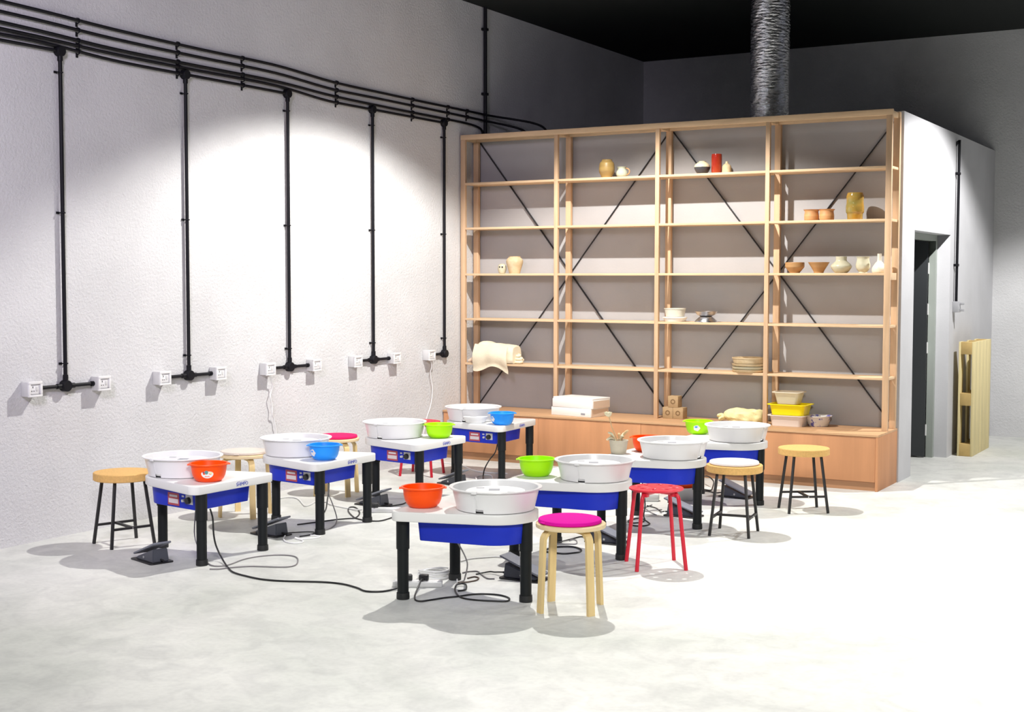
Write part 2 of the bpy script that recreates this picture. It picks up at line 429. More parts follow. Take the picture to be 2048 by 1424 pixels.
for z in LEV:
    h = .055 if abs(z - 1.668) < .01 else .020
    MB().box((xe - .030, .0325, z - h), (xe - .004, .2215, z), .001).build('side_rail', M['woodx'], sh)
def brace(a, b):
    MB().bar(a, b, .006, .027, up=(0, 1, 0)).build('brace_rod', M['rod'], sh)
zb0, zt0 = ZCAB + .02, ZT - .05
for j in (0, 2):
    xl, xr = PXS[j] + .025, PXS[j + 2] + .025
    brace((xl + .02, .2755, zt0), (xr - .01, .2755, zb0))
    brace((xr - .02, .2825, zt0), (xl + .01, .2825, zb0))

# ------------------------------------------------------------------ pottery on the shelf
def pot(name, lab, cat, x, z, prof, m, y=.10, n=40, group=None, sx=1, sy=1):
    t = MB().lathe(prof, n=n, sx=sx, sy=sy).build(name, m, ang=50, loc=(x, y, z))
    return tag(t, lab, cat, group)
def shell(outer, th=.006, floor=.01):
    """closed vessel profile from an outer profile (r,z) bottom to rim"""
    inner = [(max(r - th, .004), z) for r, z in outer if z > floor][::-1]
    return [(0, 0)] + outer + inner + [(0, floor)]
def sm(prof, k=4):
    P = spline([(r, 0, z) for r, z in prof], k); return [(p.x, p.z) for p in P]
def vess(pts, th=.006, k=4): return shell(sm(pts, k), th)
POTS = 'handmade pots on the shelf'
pot('clay_jar', 'ribbed ochre jar beside the pale jug on the top shelf', 'jar', 1.455, LEV[0] + .0005,
    vess([(.045, 0), (.052, .02), (.066, .05), (.068, .08), (.066, .105), (.060, .13), (.044, .15), (.046, .158)]), M['ochre'], group=POTS)
t = thing('jug', 'small pale celadon jug with a loop handle on the top shelf', 'jug', (1.600, .10, LEV[0] + .0005), group=POTS)
MB().lathe(vess([(.030, 0), (.044, .012), (.050, .03), (.046, .052), (.034, .068), (.034, .078), (.042, .090)]), n=32).build('body', M['celadon'], t)
MB().tube([(.040 + .032 * math.sin(PI * j / 12), 0, .048 - .028 * math.cos(PI * j / 12)) for j in range(13)], .0055, 8).build('handle', M['terra'], t)
t = thing('round_vase', 'round vase with cream upper half and charcoal lower half on the top shelf', 'vase', (2.340, .10, LEV[0] + .0005), group=POTS)
MB().lathe(sm([(.036, 0.0), (.052, .018), (.064, .040), (.068, .056)]) + [(.062, .0565), (0, .0565)], n=40).lathe([(0, 0), (.036, 0)], n=40).build('lower_half', M['charcoal'], t)
MB().lathe([(0, .0567), (.062, .0567)] + sm([(.068, .057), (.062, .075), (.045, .092), (.030, .100), (.030, .106)]) + [(.025, .105), (.025, .09), (0, .088)], n=40).build('upper_half', M['creamg'], t)
pot('cylinder_vase', 'glossy dark red cylinder vase on the top shelf', 'vase', 2.467, LEV[0] + .0005,
    vess([(.036, 0), (.043, .012), (.044, .06), (.044, .12), (.043, .150), (.041, .160)]), M['redg'], group=POTS)
pot('bottle_vase', 'small cream pointed bottle beside the red vase on the top shelf', 'vase', 2.556, LEV[0] + .0005,
    vess([(.034, 0), (.038, .01), (.037, .05), (.030, .066), (.013, .080), (.010, .096)], .004), M['bisque'], group=POTS)
for x, lab in ((3.280, 'left one of two terracotta flower pots touching on the second shelf'), (3.404, 'right one of two terracotta flower pots touching on the second shelf')):
    pot('clay_pot', lab, 'pot', x, LEV[1] + .0005, vess([(.050, 0), (.057, .008), (.058, .04), (.054, .070), (.060, .082), (.066, .088)]), M['terra'], y=.10, group=POTS)
pot('tall_vase', 'tall glossy amber and green ribbed vase on the second shelf', 'vase', 3.630, LEV[1] + .0005,
    vess([(.058, 0), (.060, .010), (.062, .045), (.070, .060), (.071, .10), (.067, .125), (.066, .15), (.068, .18), (.060, .208), (.058, .212)]), M['amber'], y=.10, group=POTS)
t = thing('owl_jar', 'tiny pale owl shaped jar on the third shelf at left', 'jar', (.402, .10, LEV[2] + .0005), group=POTS)
MB().lathe(vess([(.024, 0), (.030, .006), (.038, .030), (.040, .052), (.034, .076), (.018, .088)], .004), n=28).build('body', M['celad2'], t)
for s_ in (-1, 1): MB().lathe([(0, 0), (.008, 0), (.007, .004), (0, .005)], n=12).xform(Matrix.Translation((s_ * .013 + .010, -.036, .058)) @ Matrix.Rotation(PI / 2, 4, 'X')).build('eye', M['dark'], t)
pot('shouldered_vase', 'plain buff shouldered vase beside the owl jar on the third shelf', 'vase', .533, LEV[2] + .0005,
    vess([(.048, 0), (.054, .02), (.066, .06), (.076, .095), (.076, .118), (.062, .138), (.052, .146), (.056, .155)]), M['bisque'], group=POTS)
pot('clay_bowl', 'brown clay bowl with a straight collar, leftmost on the third shelf at right', 'bowl', 3.147, LEV[2] + .0005,
    vess([(.040, 0), (.043, .006), (.070, .040), (.076, .052), (.077, .080), (.075, .086)]), M['terra2'], group=POTS)
pot('flared_bowl', 'brown clay bowl with straight flared sides on the third shelf', 'bowl', 3.345, LEV[2] + .0005,
    vess([(.038, 0), (.041, .012), (.060, .045), (.082, .080), (.084, .086)]), M['terra2'], group=POTS)
pot('gourd_vase', 'squat pale green vase with a wide neck on the third shelf', 'vase', 3.527, LEV[2] + .0005,
    vess([(.046, 0), (.060, .012), (.082, .045), (.078, .064), (.052, .088), (.043, .100), (.044, .130)]), M['celad2'], group=POTS)
pot('footed_jar', 'pale rounded jar with a flared lip and foot on the third shelf', 'jar', 3.701, LEV[2] + .0005,
    vess([(.034, 0), (.032, .008), (.050, .03), (.057, .058), (.050, .092), (.047, .112), (.054, .128)]), M['celad2'], group=POTS)
pot('bottle', 'pale round bodied bottle with a narrow neck at the right end of the third shelf', 'bottle', 3.829, LEV[2] + .0005,
    vess([(.050, 0), (.056, .012), (.054, .040), (.030, .078), (.017, .096), (.016, .145), (.018, .149)], .004), M['paleg'], group=POTS)

# fourth shelf: stacked plastic tubs and steel bowls
LV = LEV[3] + .0005
t = thing('plastic_tub', 'white plastic tub stacked on a flat lid on the fourth shelf', 'tub', (2.105, .10, LV))
MB().lathe([(0, .040), (.072, .040), (.078, .042), (.090, .104), (.094, .106), (.094, .112), (.087, .112), (.076, .048), (0, .046)], n=36).build('tub', M['paleg'], t)
t2 = thing('plastic_tray', 'low white plastic tray under the white tub on the fourth shelf', 'tray', (2.105, .10, LV))
MB().lathe([(0, 0), (.085, 0), (.100, .030), (.105, .032), (.105, .037), (.098, .037), (.090, .0395), (0, .0395)], n=36).build('tray', M['boxw'], t2)
tag(MB().lathe([(.0, .0), (.094, 0), (.092, .010), (.060, .038), (.054, .044), (.050, .0445), (.058, .034), (.088, .006), (0, .004)], n=36).build('steel_dish', M['steel'], loc=(2.385, .10, LV)),
    'upside down shiny steel bowl under another on the fourth shelf', 'bowl', 'steel bowls on the fourth shelf')
tag(MB().lathe([(0, .0), (.045, 0), (.080, .020), (.094, .042), (.099, .044), (.092, .045), (.076, .024), (.042, .004), (0, .004)], n=36).build('steel_dish', M['steel'], loc=(2.385, .10, LV + .045)),
    'upright shiny steel bowl on top of another on the fourth shelf', 'bowl', 'steel bowls on the fourth shelf')

# fifth shelf: plates and calico sack
LV5 = LEV[4] + .0005
hs = [.0, .026, .052, .066]
pl_lab = ['bottom plate of the buff stack on the fifth shelf', 'second plate up in the buff stack on the fifth shelf', 'third plate up in the buff stack on the fifth shelf']
for j in range(3):
    tag(MB().lathe([(0, 0), (.128, 0), (.136, .006), (.141, .022), (.137, .0225), (.130, .010), (0, .009)], n=44).build('clay_plate', M['bisque'] if j != 1 else M['celad2'], loc=(2.765, .112, LV5 + j * .024)), pl_lab[j], 'plate', 'stacked buff plates')
tag(MB().lathe([(0, 0), (.126, 0), (.138, .040), (.142, .042), (.142, .048), (.136, .048), (.122, .008), (0, .008)], n=44).build('clay_tray', M['bisque'], loc=(2.765, .112, LV5 + .0725)), 'deep round buff tray topping the plate stack on the fifth shelf', 'tray')

def blob(prof_n, length, ry, rz, nseg=40, amp=.01, seed=1, power=2.6, shape=None):
    random.seed(seed); mb = MB(); rings = []
    ph = [random.uniform(0, 6.28) for _ in range(8)]
    for i in range(nseg + 1):
        u = i / nseg; s = shape(u) if shape else max(.02, (1 - abs(2 * u - 1) ** power)) ** (1 / power)
        ring = []
        for k in range(prof_n):
            a = 2 * PI * k / prof_n
            c, sn = math.cos(a), math.sin(a)
            cc = math.copysign(abs(c) ** .75, c); ss = math.copysign(abs(sn) ** .75, sn)
            d = amp * (math.sin(5 * a + ph[0] + u * 7) * .5 + math.sin(9 * u + ph[1] + 2 * a) * .6 + math.sin(23 * u + 3 * a + ph[2]) * .35 + math.sin(11 * a - 9 * u + ph[3]) * .25)
            ring.append(mb.bm.verts.new((u * length - length / 2, cc * (ry * s + d * s), ss * (rz * s + d * s))))
        rings.append(ring)
    for A, B in zip(rings, rings[1:]):
        for k in range(prof_n): mb.bm.faces.new((A[k], A[(k + 1) % prof_n], B[(k + 1) % prof_n], B[k]))
    mb.bm.faces.new(rings[0][::-1]); mb.bm.faces.new(rings[-1])
    bmesh.ops.recalc_face_normals(mb.bm, faces=mb.bm.faces)
    return mb
sack = thing('cloth_sack', 'folded cream calico sack drooping over the fifth shelf edge at left', 'sack', (.36, .07, LV5))
def sshape(u): return (1 - (1 - min(u / .22, 1)) ** 2.2) * .94 + .06 if u < .22 else 1 - .12 * (u - .22)
b = blob(36, .43, .088, .098, 44, .006, 3, shape=sshape)
for v in b.bm.verts:
    v.co.z += .102
    v.co.z -= max(0, v.co.x + .1) * .10
    if v.co.z < .004: v.co.z = .004
b.build('sack_body', M['burlap'], sack)
# front flap hanging over the edge
fl = MB(); g = []
NU, NV = 26, 14
for i in range(NU + 1):
    u = i / NU; row = []
    for j in range(NV + 1):
        v = j / NV
        x = -.185 + u * .345 + v * -.02 + (.03 * v * u)
        drop = .055 + .030 * math.cos((u - .08) * 2 * PI) * 1.0
        z = .175 - u * .02 - v * (.175 + drop - .01)
        y = -.075 - .030 * math.sin(PI * min(v * 1.15, 1)) - .006 * math.sin(u * 14) * v
        row.append(Vector((x, y, z)))
    g.append(row)
def sheet(mb, g, th=.004):
    A = [[mb.bm.verts.new(p) for p in r] for r in g]; B = [[mb.bm.verts.new(p + Vector((0, th, 0))) for p in r] for r in g]
    n, m = len(g), len(g[0])
    for i in range(n - 1):
        for j in range(m - 1):
            mb.bm.faces.new((A[i][j], A[i + 1][j], A[i + 1][j + 1], A[i][j + 1])); mb.bm.faces.new((B[i][j], B[i][j + 1], B[i + 1][j + 1], B[i + 1][j]))
    for i in range(n - 1):
        mb.bm.faces.new((A[i][0], B[i][0], B[i + 1][0], A[i + 1][0])); mb.bm.faces.new((A[i][m - 1], A[i + 1][m - 1], B[i + 1][m - 1], B[i][m - 1]))
    for j in range(m - 1):
        mb.bm.faces.new((A[0][j], A[0][j + 1], B[0][j + 1], B[0][j])); mb.bm.faces.new((A[n - 1][j], B[n - 1][j], B[n - 1][j + 1], A[n - 1][j + 1]))
    bmesh.ops.recalc_face_normals(mb.bm, faces=mb.bm.faces)
sheet(fl, g); fl.build('sack_flap', M['burlap'], sack)
for k, (r, zz, yy, L) in enumerate(((.014, .016, -.02, .10), (.013, .044, -.01, .095), (.013, .070, .0, .07), (.012, .030, .02, .09))):
    MB().tube(spline([(.16, yy + .03, zz + .02), (.20, yy, zz), (.16 + L, yy - .005, zz), (.165 + L, yy + .02, zz + .006), (.20, yy + .04, zz + .012)], 6), r, 10).build('sack_fold', M['burlap'], sack)
MB().tube(spline([(-.17, 0, .045), (-.22, -.01, .04), (-.26, -.02, .022), (-.285, -.03, .014)], 5), .03, 12, rr=[.03 - .02 * j / 15 for j in range(16)]).build('sack_mouth', M['boxside'], sack)

# counter items
LC = ZCAB + .0005
for j, (z, dx, rz, lab) in enumerate(((0, 0, -.10, 'lower white flat carton on the cabinet top'), (.0735, .012, -.075, 'upper white flat carton with folded lid on the cabinet top'))):
    t = thing('flat_carton', lab, 'carton', (1.292 + dx, -.075, LC + z), rz - .08, 'white cartons on the cabinet')
    MB().box((-.215, -.13, 0), (.215, .13, .072), .003).build('carton_body', M['boxw'], t)
    MB().box((.2152, -.12, .006), (.2175, .12, .066)).build('carton_side', M['boxside'], t)
    if j == 1:
        MB().prism([(-.21, -.125), (.21, -.125), (.215, .13), (-.2, .13)], .0722, .088, .003, 1.0).build('lid', M['boxw'], t)
    else:
        MB().box((.11, -.1312, .018), (.155, -.1302, .034)).build('print', M['grey'], t)
cl = ['left one of the two bottom wooden cubes on the cabinet', 'right one of the two bottom wooden cubes on the cabinet', 'top wooden cube of the small pyramid on the cabinet']
for j, (x, z) in enumerate(((2.062, 0), (2.158, 0), (2.110, .0965))):
    t = thing('wooden_cube', cl[j], 'cube', (x, .10, LC + z), [.03, -.02, .02][j], 'stacked wooden cubes')
    MB().box((-.0465, -.0465, 0), (.0465, .0465, .096), .004).build('cube', M['kraft'], t)
    MB().lathe([(.012, 0), (.022, 0), (.022, .0008), (.012, .0008)], n=24).xform(Matrix.Translation((0, -.0466, .048)) @ Matrix.Rotation(PI / 2, 4, 'X')).build('ring_stamp', M['kraftd'], t)
bag = thing('cloth_bag', 'knotted pale yellow cloth bag lying on the cabinet beside the fourth post', 'bag', (2.735, .085, LC))
def ysh(u): return .30 + .7 * min(1, (u / .2)) ** .7 if u < .2 else (1 if u < .85 else math.sqrt(max(.05, 1 - ((u - .85) / .17) ** 2)))
b = blob(30, .34, .085, .055, 34, .009, 9, shape=ysh)
for v in b.bm.verts:
    v.co.z += .056
    if v.co.z < .002: v.co.z = .002
b.build('bag_body', M['yellowbag'], bag)
kn = MB()
for k in range(6):
    a = k * 1.05
    kn.tube(spline([(-.16, .0, .035), (-.185 - .012 * (k % 3), .028 * math.cos(a), .035 + .022 * math.sin(a)), (-.215 + .01 * (k % 2), .036 * math.cos(a + .6), .032 + .022 * math.sin(a + .6))], 5), .012, 8)
for v in kn.bm.verts: v.co.z = max(v.co.z, .001)
kn.build('knot', M['yellowbag'], bag)
def rrect(a, b, r, n=6):
    out = []
    for cx, cy, s0 in ((a - r, b - r, 0), (-a + r, b - r, PI / 2), (-a + r, -b + r, PI), (a - r, -b + r, 1.5 * PI)):
        for k in range(n + 1): out.append((cx + r * math.cos(s0 + k * PI / 2 / n), cy + r * math.sin(s0 + k * PI / 2 / n)))
    return out
def tub(name, lab, x, y, z, a, b, h, m, cat='tub', rz=0, flare=.88):
    mb = MB(); t = bmesh.new()
    lv = [(flare, 0), (flare + (1 - flare) * .85, h * .9), (1.0, h * .93), (1.12, h * .93), (1.12, h), (1.0, h), (.97, h), (flare * .95, .008)]
    rings = []
    for s, zz in lv:
        rings.append([t.verts.new((px * s, py * s, zz)) for px, py in rrect(a, b, min(a, b) * .35)])
    for A, B in zip(rings, rings[1:]):
        for k in range(len(A)): t.faces.new((A[k], A[(k + 1) % len(A)], B[(k + 1) % len(A)], B[k]))
    t.faces.new(rings[0][::-1]); t.faces.new(rings[-1])
    bmesh.ops.recalc_face_normals(t, faces=t.faces); mb._merge(t)
    o = mb.build(name, m, loc=(x, y, z)); o.rotation_euler.z = rz
    return tag(o, lab, cat, 'stacked tubs on the cabinet')
tub('storage_tub', 'milky white rectangular tub at the bottom of the stack on the cabinet', 3.135, .055, LC, .142, .105, .088, M['milky'])
tub('storage_tub', 'bright yellow rectangular tub in the middle of the stack on the cabinet', 3.140, .06, LC + .0885, .150, .11, .088, M['yellow'])
tub('storage_tub', 'translucent beige oval tub topping the yellow tub on the cabinet', 3.128, .06, LC + .177, .108, .09, .098, M['cream'], flare=.76)
t = thing('stained_bowl', 'round white bowl splashed with blue paint on the cabinet', 'bowl', (3.353, .12, LC))
MB().lathe([(0, 0), (.072, 0), (.080, .008), (.100, .075), (.112, .080), (.112, .086), (.098, .086), (.076, .012), (0, .010)], n=40).build('bowl', M['stain'], t)
MB().lathe([(0, 0), (.085, 0), (.085, .003), (0, .003)], n=32, c=(0, 0, .045)).build('residue', M['stainin'], t)

# ------------------------------------------------------------------ pottery wheels
def hull(pts):
    pts = sorted(set((round(x, 6), round(y, 6)) for x, y in pts))
    def half(P):
        h = []
        for p in P:
            while len(h) >= 2 and (h[-1][0] - h[-2][0]) * (p[1] - h[-2][1]) - (h[-1][1] - h[-2][1]) * (p[0] - h[-2][0]) <= 0: h.pop()
            h.append(p)
        return h
    a, b = half(pts), half(pts[::-1]); return a[:-1] + b[:-1]
def circ(cx, cy, r, n=48): return [(cx + r * math.cos(2 * PI * k / n), cy + r * math.sin(2 * PI * k / n)) for k in range(n)]
ZTAB, TT = .456, .050
slab = hull(circ(0, 0, .216, 72) + circ(.381, .28, .05) + circ(.381, -.28, .05))
bodyo = hull(circ(0, 0, .178, 64) + circ(.315, .20, .02, 24) + circ(.315, -.20, .02, 24))

wheel = thing('pottery_wheel', '', 'pottery wheel')
top = MB().prism(slab, ZTAB - TT, ZTAB, .006).build('tabletop', M['white'], wheel)
def text_mesh(body, size, ext=.0006):
    cu = bpy.data.curves.new('txt', 'FONT'); cu.body = body; cu.size = size; cu.extrude = ext; cu.align_x = 'CENTER'; cu.align_y = 'CENTER'
    o = bpy.data.objects.new('txt', cu); COL.objects.link(o)
    dg = bpy.context.evaluated_depsgraph_get()
    me = bpy.data.meshes.new_from_object(o.evaluated_get(dg)); bpy.data.objects.remove(o)
    return me
me = text_mesh('SHIMPO', .0275); me.materials.append(M['logo'])
lg = bpy.data.objects.new('logo_lettering', me); COL.objects.link(lg); lg.parent = top
for v in me.vertices: v.co.x *= 1.0
lg.matrix_local = Matrix.Translation((.4316, .042, ZTAB - .0285)) @ Matrix.Rotation(PI / 2, 4, 'Z') @ Matrix.Rotation(PI / 2, 4, 'X')
MB().box((.431, 0.0, ZTAB - 0.0145), (.4316, .022, ZTAB - 0.0125)).box((.431, .030, ZTAB - 0.0140), (.4316, .046, ZTAB - 0.0130)).box((.431, .052, ZTAB - 0.0140), (.4316, .078, ZTAB - 0.0130)).build('logo_line', M['logo'], top)
body = MB().prism(bodyo, .297, ZTAB - TT - .0005, .004, .965, (.10, 0)).build('motor_body', M['blue'], wheel)
# control panel on the -y face of the body
best = max(range(len(bodyo)), key=lambda i: ((bodyo[i][0] - bodyo[(i + 1) % len(bodyo)][0]) ** 2 + (bodyo[i][1] - bodyo[(i + 1) % len(bodyo)][1]) ** 2) if bodyo[i][1] < -.1 and bodyo[(i + 1) % len(bodyo)][1] < -.1 else 0)
p0, p1 = Vector((*bodyo[best], 0)), Vector((*bodyo[(best + 1) % len(bodyo)], 0))
if p0.x > p1.x: p0, p1 = p1, p0
dirx = (p1 - p0).normalized(); nrm = Vector((dirx.y, -dirx.x, 0))
def panel_m(xc, z, off=0.0):
    tt = (xc - p0.x) / dirx.x; P = p0 + dirx * tt + nrm * off
    zf = .965 + .035 * (z - .297) / .0995
    P = Vector((.10 + (P.x - .10) * zf, P.y * zf, z)) + nrm * .0004
    m = Matrix((dirx, Vector((0, 0, 1)), nrm)).transposed().to_4x4(); m.translation = P; return m
s = MB().box((-.052, -.036, -.001), (.052, .036, .0016), mtx=panel_m(.118, .345)).build('warning_label', M['red_lab'], body)
part_label(s, 'red and white label')
MB().box((-.044, -.024, .0016), (.044, .002, .0022), mtx=panel_m(.118, .345)).box((-.036, .012, .0016), (.036, .024, .0022), mtx=panel_m(.118, .345)).build('label_print', M['white_lab'], s)
s = MB().box((-.030, -.024, -.001), (.034, .028, .002), mtx=panel_m(.262, .352)).build('dial_plate', M['socket'], body)
kn = MB().lathe([(0, 0), (.020, 0), (.018, .018), (0, .019)], n=20).xform(panel_m(.262, .350, .002)).build('speed_knob', M['dark'], s)
MB().lathe([(0, 0), (.009, 0), (.008, .014), (0, .014)], n=14).xform(panel_m(.214, .345, .0)).box((-.010, .012, -.001), (.010, .022, .0014), mtx=panel_m(.206, .352)).build('power_switch', M['socket'], body)
for x, y in ((.403, .255), (.403, -.255), (-.18, 0)):
    # keep leg heads inside the slab outline
    x2, y2 = (x - .008, y * .985) if x > 0 else (x + .006, 0)
    l = MB().lathe([(0, .034), (.0285, .034), (.0290, .255), (.0335, .256), (.0335, ZTAB - TT - .0005), (0, ZTAB - TT - .0005)], n=24, c=(x2, y2, 0)).build('leg', M['leg'], wheel)
    f = MB().lathe([(0, 0), (.032, 0), (.0335, .004), (.0325, .0335), (0, .0335)], n=24, c=(x2, y2, 0)).build('foot_cap', M['legfoot'], l)
# splash pan, a round tray of two halves with a drain slot (slot at local angle 0)
prof = [(.040, ZTAB + .001), (.186, ZTAB + .001), (.198, ZTAB + .004), (.201, ZTAB + .024), (.220, ZTAB + .104), (.232, ZTAB + .107), (.236, ZTAB + .111), (.235, ZTAB + .115), (.228, ZTAB + .116), (.216, ZTAB + .112), (.196, ZTAB + .024), (.190, ZTAB + .012), (.040, ZTAB + .010), (.040, ZTAB + .001)]
NP = 120
def slot(i, k):
    a = (k + .5) / NP * 360; a = a if a < 180 else a - 360
    return i in (1, 2, 9, 10) and -7 < a < 7
pan = MB().lathe(prof, n=NP, skip=slot).build('splash_pan', M['pan'], wheel)
seam = MB().bar((.2045, -.012, ZTAB + .026), (.2215, -.014, ZTAB + .102), .003, .004, up=(1, 0, 0)).box((.222, -.028, ZTAB + .104), (.2385, .0, ZTAB + .1175), .002)
seam.build('pan_catch', M['pan'], pan)
ZH = ZTAB + .079
hd = MB().lathe([(0, ZH), (.148, ZH), (.152, ZH + .003), (.152, ZH + .010), (.149, ZH + .013), (0, ZH + .013)], n=64).cyl((0, 0, ZTAB + .0), (0, 0, ZH + .0002), .028, n=20).build('wheel_head', M['head'], wheel)
pl = MB().box((-.02, -.045, ZH + .0132), (.035, .012, ZH + .0138)).box((-.10, .055, ZH + .0132), (-.06, .075, ZH + .0138)).box((.06, -.085, ZH + .0132), (.10, -.065, ZH + .0138)).build('paper_label', M['grey'], hd)
pl.rotation_euler.z = .5

WH = [
 ('A', .970, -4.605, -.030, -91, 'pottery wheel at the front of the left row, with the stickered orange bowl on it'),
 ('B', .956, -3.537, -.004, -6, 'second pottery wheel in the left row, with a blue bowl on its table'),
 ('C', .941, -2.380, -.016, -88, 'third pottery wheel in the left row, with a lime green bowl on its table'),
 ('D', .817, -1.077, .055, -79, 'last pottery wheel of the left row near the cabinet, with blue bowl and white dish'),
 ('F', 3.182, -4.699, 3.158, -83, 'pottery wheel at the front of the right row, with a plain orange bowl on it'),
 ('G', 3.156, -3.526, 3.115, -86, 'second pottery wheel in the right row, with a lime green bowl on its table'),
 ('H', 3.167, -2.402, 3.110, -10, 'third pottery wheel in the right row, with a potted dry plant on its table'),
 ('I', 3.197, -1.304, 3.110, -9, 'last pottery wheel of the right row, with a stickered lime green bowl'),
]
for i, (k, x, y, th, pa, lab) in enumerate(WH):
    o = wheel if i == 0 else copy_tree(wheel)
    o.location = (x, y, 0); o.rotation_euler.z = th; tag(o, lab, 'pottery wheel', 'pottery wheels in two rows')
    for ch in o.children:
        if ch.name.startswith('splash_pan'): ch.rotation_euler.z = math.radians(pa) - th

# foot pedals
ped = thing('foot_pedal', '', 'pedal')
MB().prism(rrect(.125, .075, .02), 0, .008, .002).build('base_plate', M['dark'], ped)
h = MB(); hb = bmesh.new()
vs = [(-.095, -.052, .0081), (.105, -.052, .0081), (.105, .052, .0081), (-.095, .052, .0081), (-.095, -.045, .018), (.098, -.045, .084), (.098, .045, .084), (-.095, .045, .018)]
vv = [hb.verts.new(v) for v in vs]
for f in ((3, 2, 1, 0), (4, 5, 6, 7), (0, 1, 5, 4), (1, 2, 6, 5), (2, 3, 7, 6), (3, 0, 4, 7)): hb.faces.new([vv[i] for i in f])
bmesh.ops.bevel(hb, geom=hb.edges[:], offset=.004, segments=2, affect='EDGES'); h._merge(hb)
hou = h.build('housing', M['pedal'], ped)
for sy in (-1, 1): MB().lathe([(0, 0), (.008, 0), (.007, .004), (0, .004)], n=14).xform(Matrix.Translation((-.005, sy * .0475, .026)) @ Matrix.Rotation(sy * -PI / 2, 4, 'X')).build('pivot_screw', M['steel'], hou)
tm = Matrix.Translation((-.118, 0, .026)) @ Matrix.Rotation(-math.radians(20), 4, 'Y')
MB().box((0, -.056, 0), (.262, .056, .012), .005, tm).build('treadle', M['pedal_top'], ped)
MB().cyl((.10, 0, .020), (.135, 0, .020), .006, n=10).build('cable_gland', M['dark'], ped)
PD = [
 (1.02, -4.915, -.30, 'grey foot pedal beside the cork stool at far left'),
 (1.085, -3.950, -.15, 'grey foot pedal under the second wheel of the left row'),
 (.980, -2.705, -.05, 'grey foot pedal under the third wheel of the left row'),
 (.945, -1.585, -.30, 'grey foot pedal under the last wheel of the left row'),
 (3.095, -4.245, 3.15, 'grey foot pedal under the front wheel of the right row'),
 (3.030, -3.105, 3.15, 'grey foot pedal under the second wheel of the right row'),
 (3.080, -2.010, 3.15, 'grey foot pedal behind the red stool under the third right wheel'),
 (3.105, -1.055, 3.00, 'grey foot pedal behind the white cushioned stool, under the last right wheel'),
]
for i, (x, y, a, lab) in enumerate(PD):
    o = ped if i == 0 else copy_tree(ped)
    o.location = (x, y, 0); o.rotation_euler.z = a; tag(o, lab, 'pedal', 'foot pedals of the wheels')

# ------------------------------------------------------------------ bowls on the wheel tables
BPROF = [(0, 0), (.062, 0), (.069, .003), (.083, .018), (.091, .036), (.0965, .062), (.099, .090), (.106, .0925), (.110, .0945), (.1115, .098), (.110, .1015), (.106, .103), (.099, .101), (.0935, .062), (.088, .036), (.080, .019), (.067, .006), (0, .005)]
def bowl(m, x, y, lab, group, rz=0.0, sc=1.0, sticker=None, hd=True):
    t = thing('plastic_bowl', lab, 'bowl', (x, y, ZTAB + .0006), rz, group); t.scale = (1, 1, 1)
    mb = MB().lathe([(r * sc, z * sc) for r, z in BPROF], n=56)
    mb.build('bowl', m, t)
    if hd:
        for s_ in (-1, 1):
            MB().box((-.009, -.022, .092 * sc), (.009, .022, .0975 * sc), .0025, Matrix.Translation((s_ * .110 * sc, 0, 0))).build('handle_tab', m, t)
    if sticker:
        ang, kind = sticker
        def patch(cx, cz, w, hgt, m2, off, name, par, shape):
            mb = MB(); N, K = 24, 5; c = mb.bm.verts.new(pt(ang + cx, cz, off)); R = []
            for k in range(N):
                a = 2 * PI * k / N; f = shape(a)
                R.append(mb.bm.verts.new(pt(ang + cx + w * f * math.cos(a), cz + hgt * f * math.sin(a), off)))
            for k in range(N): mb.bm.faces.new((c, R[k], R[(k + 1) % N]))
            bmesh.ops.recalc_face_normals(mb.bm, faces=mb.bm.faces)
            return mb.build(name, m2, par)
        def pt(a, z, off):
            z *= sc
            prev = BPROF[2]
            for q in BPROF[2:7]:
                if q[1] * sc >= z:
                    f = (z - prev[1] * sc) / max(1e-6, (q[1] - prev[1]) * sc); r = (prev[0] + (q[0] - prev[0]) * f) * sc; break
                prev = q
            else: r = .1 * sc
            return (math.cos(a) * (r + off), math.sin(a) * (r + off), z)
        ob = patch(0, .052, .30 if kind != 'o' else .36, .026, M['whitec'] if kind != 'o' else M['boxw'], .0012, 'sticker', t, (lambda a: 1 - .18 * abs(math.sin(2.5 * a))) if kind != 'o' else (lambda a: 1 if a > PI else .55 + .45 * abs(math.cos(a)) ** 3))
        if kind == 'o':
            patch(-.04, .060, .10, .011, M['teal'], .0020, 'sticker_print', ob, lambda a: 1)
            patch(-.20, .060, .07, .005, M['red_lab'], .0020, 'sticker_print', ob, lambda a: 1)
            patch(.20, .056, .10, .006, M['yellowbag'], .0020, 'sticker_print', ob, lambda a: 1)
        else: patch(-.04, .060, .14, .008, M['cyan'], .0020, 'sticker_print', ob, lambda a: 1 - .3 * abs(math.sin(3 * a)))
    return t
GB = 'plastic bowls on the wheel tables'
def camang(x, y): return math.atan2(-10.516 - y, 6.632 - x)
bowl(M['orange'], 1.288, -4.728, 'orange bowl with a printed sticker on the front left wheel', GB, camang(1.26, -4.69) + PI / 2, 1.02, (-PI / 2 - .10, 'o'))
bowl(M['cyan'], 1.285, -3.655, 'blue bowl on the second wheel of the left row', GB, camang(1.285, -3.655) + PI / 2, .97, (-PI / 2 - .95, 'b'))
bowl(M['lime'], 1.258, -2.266, 'lime green bowl on the third wheel of the left row', GB, camang(1.22, -2.2) + PI / 2, .99)
bowl(M['cyan'], 1.205, -1.265, 'blue bowl with a white sticker beside the white dish on the last left wheel', GB, camang(1.2, -1.27) + PI / 2, .96, (-PI / 2 - 1.0, 'b'))
bowl(M['orange'], 2.835, -4.840, 'plain orange bowl on the front right wheel, nearest the viewer', GB, camang(2.8, -4.8) + PI / 2, 1.02)
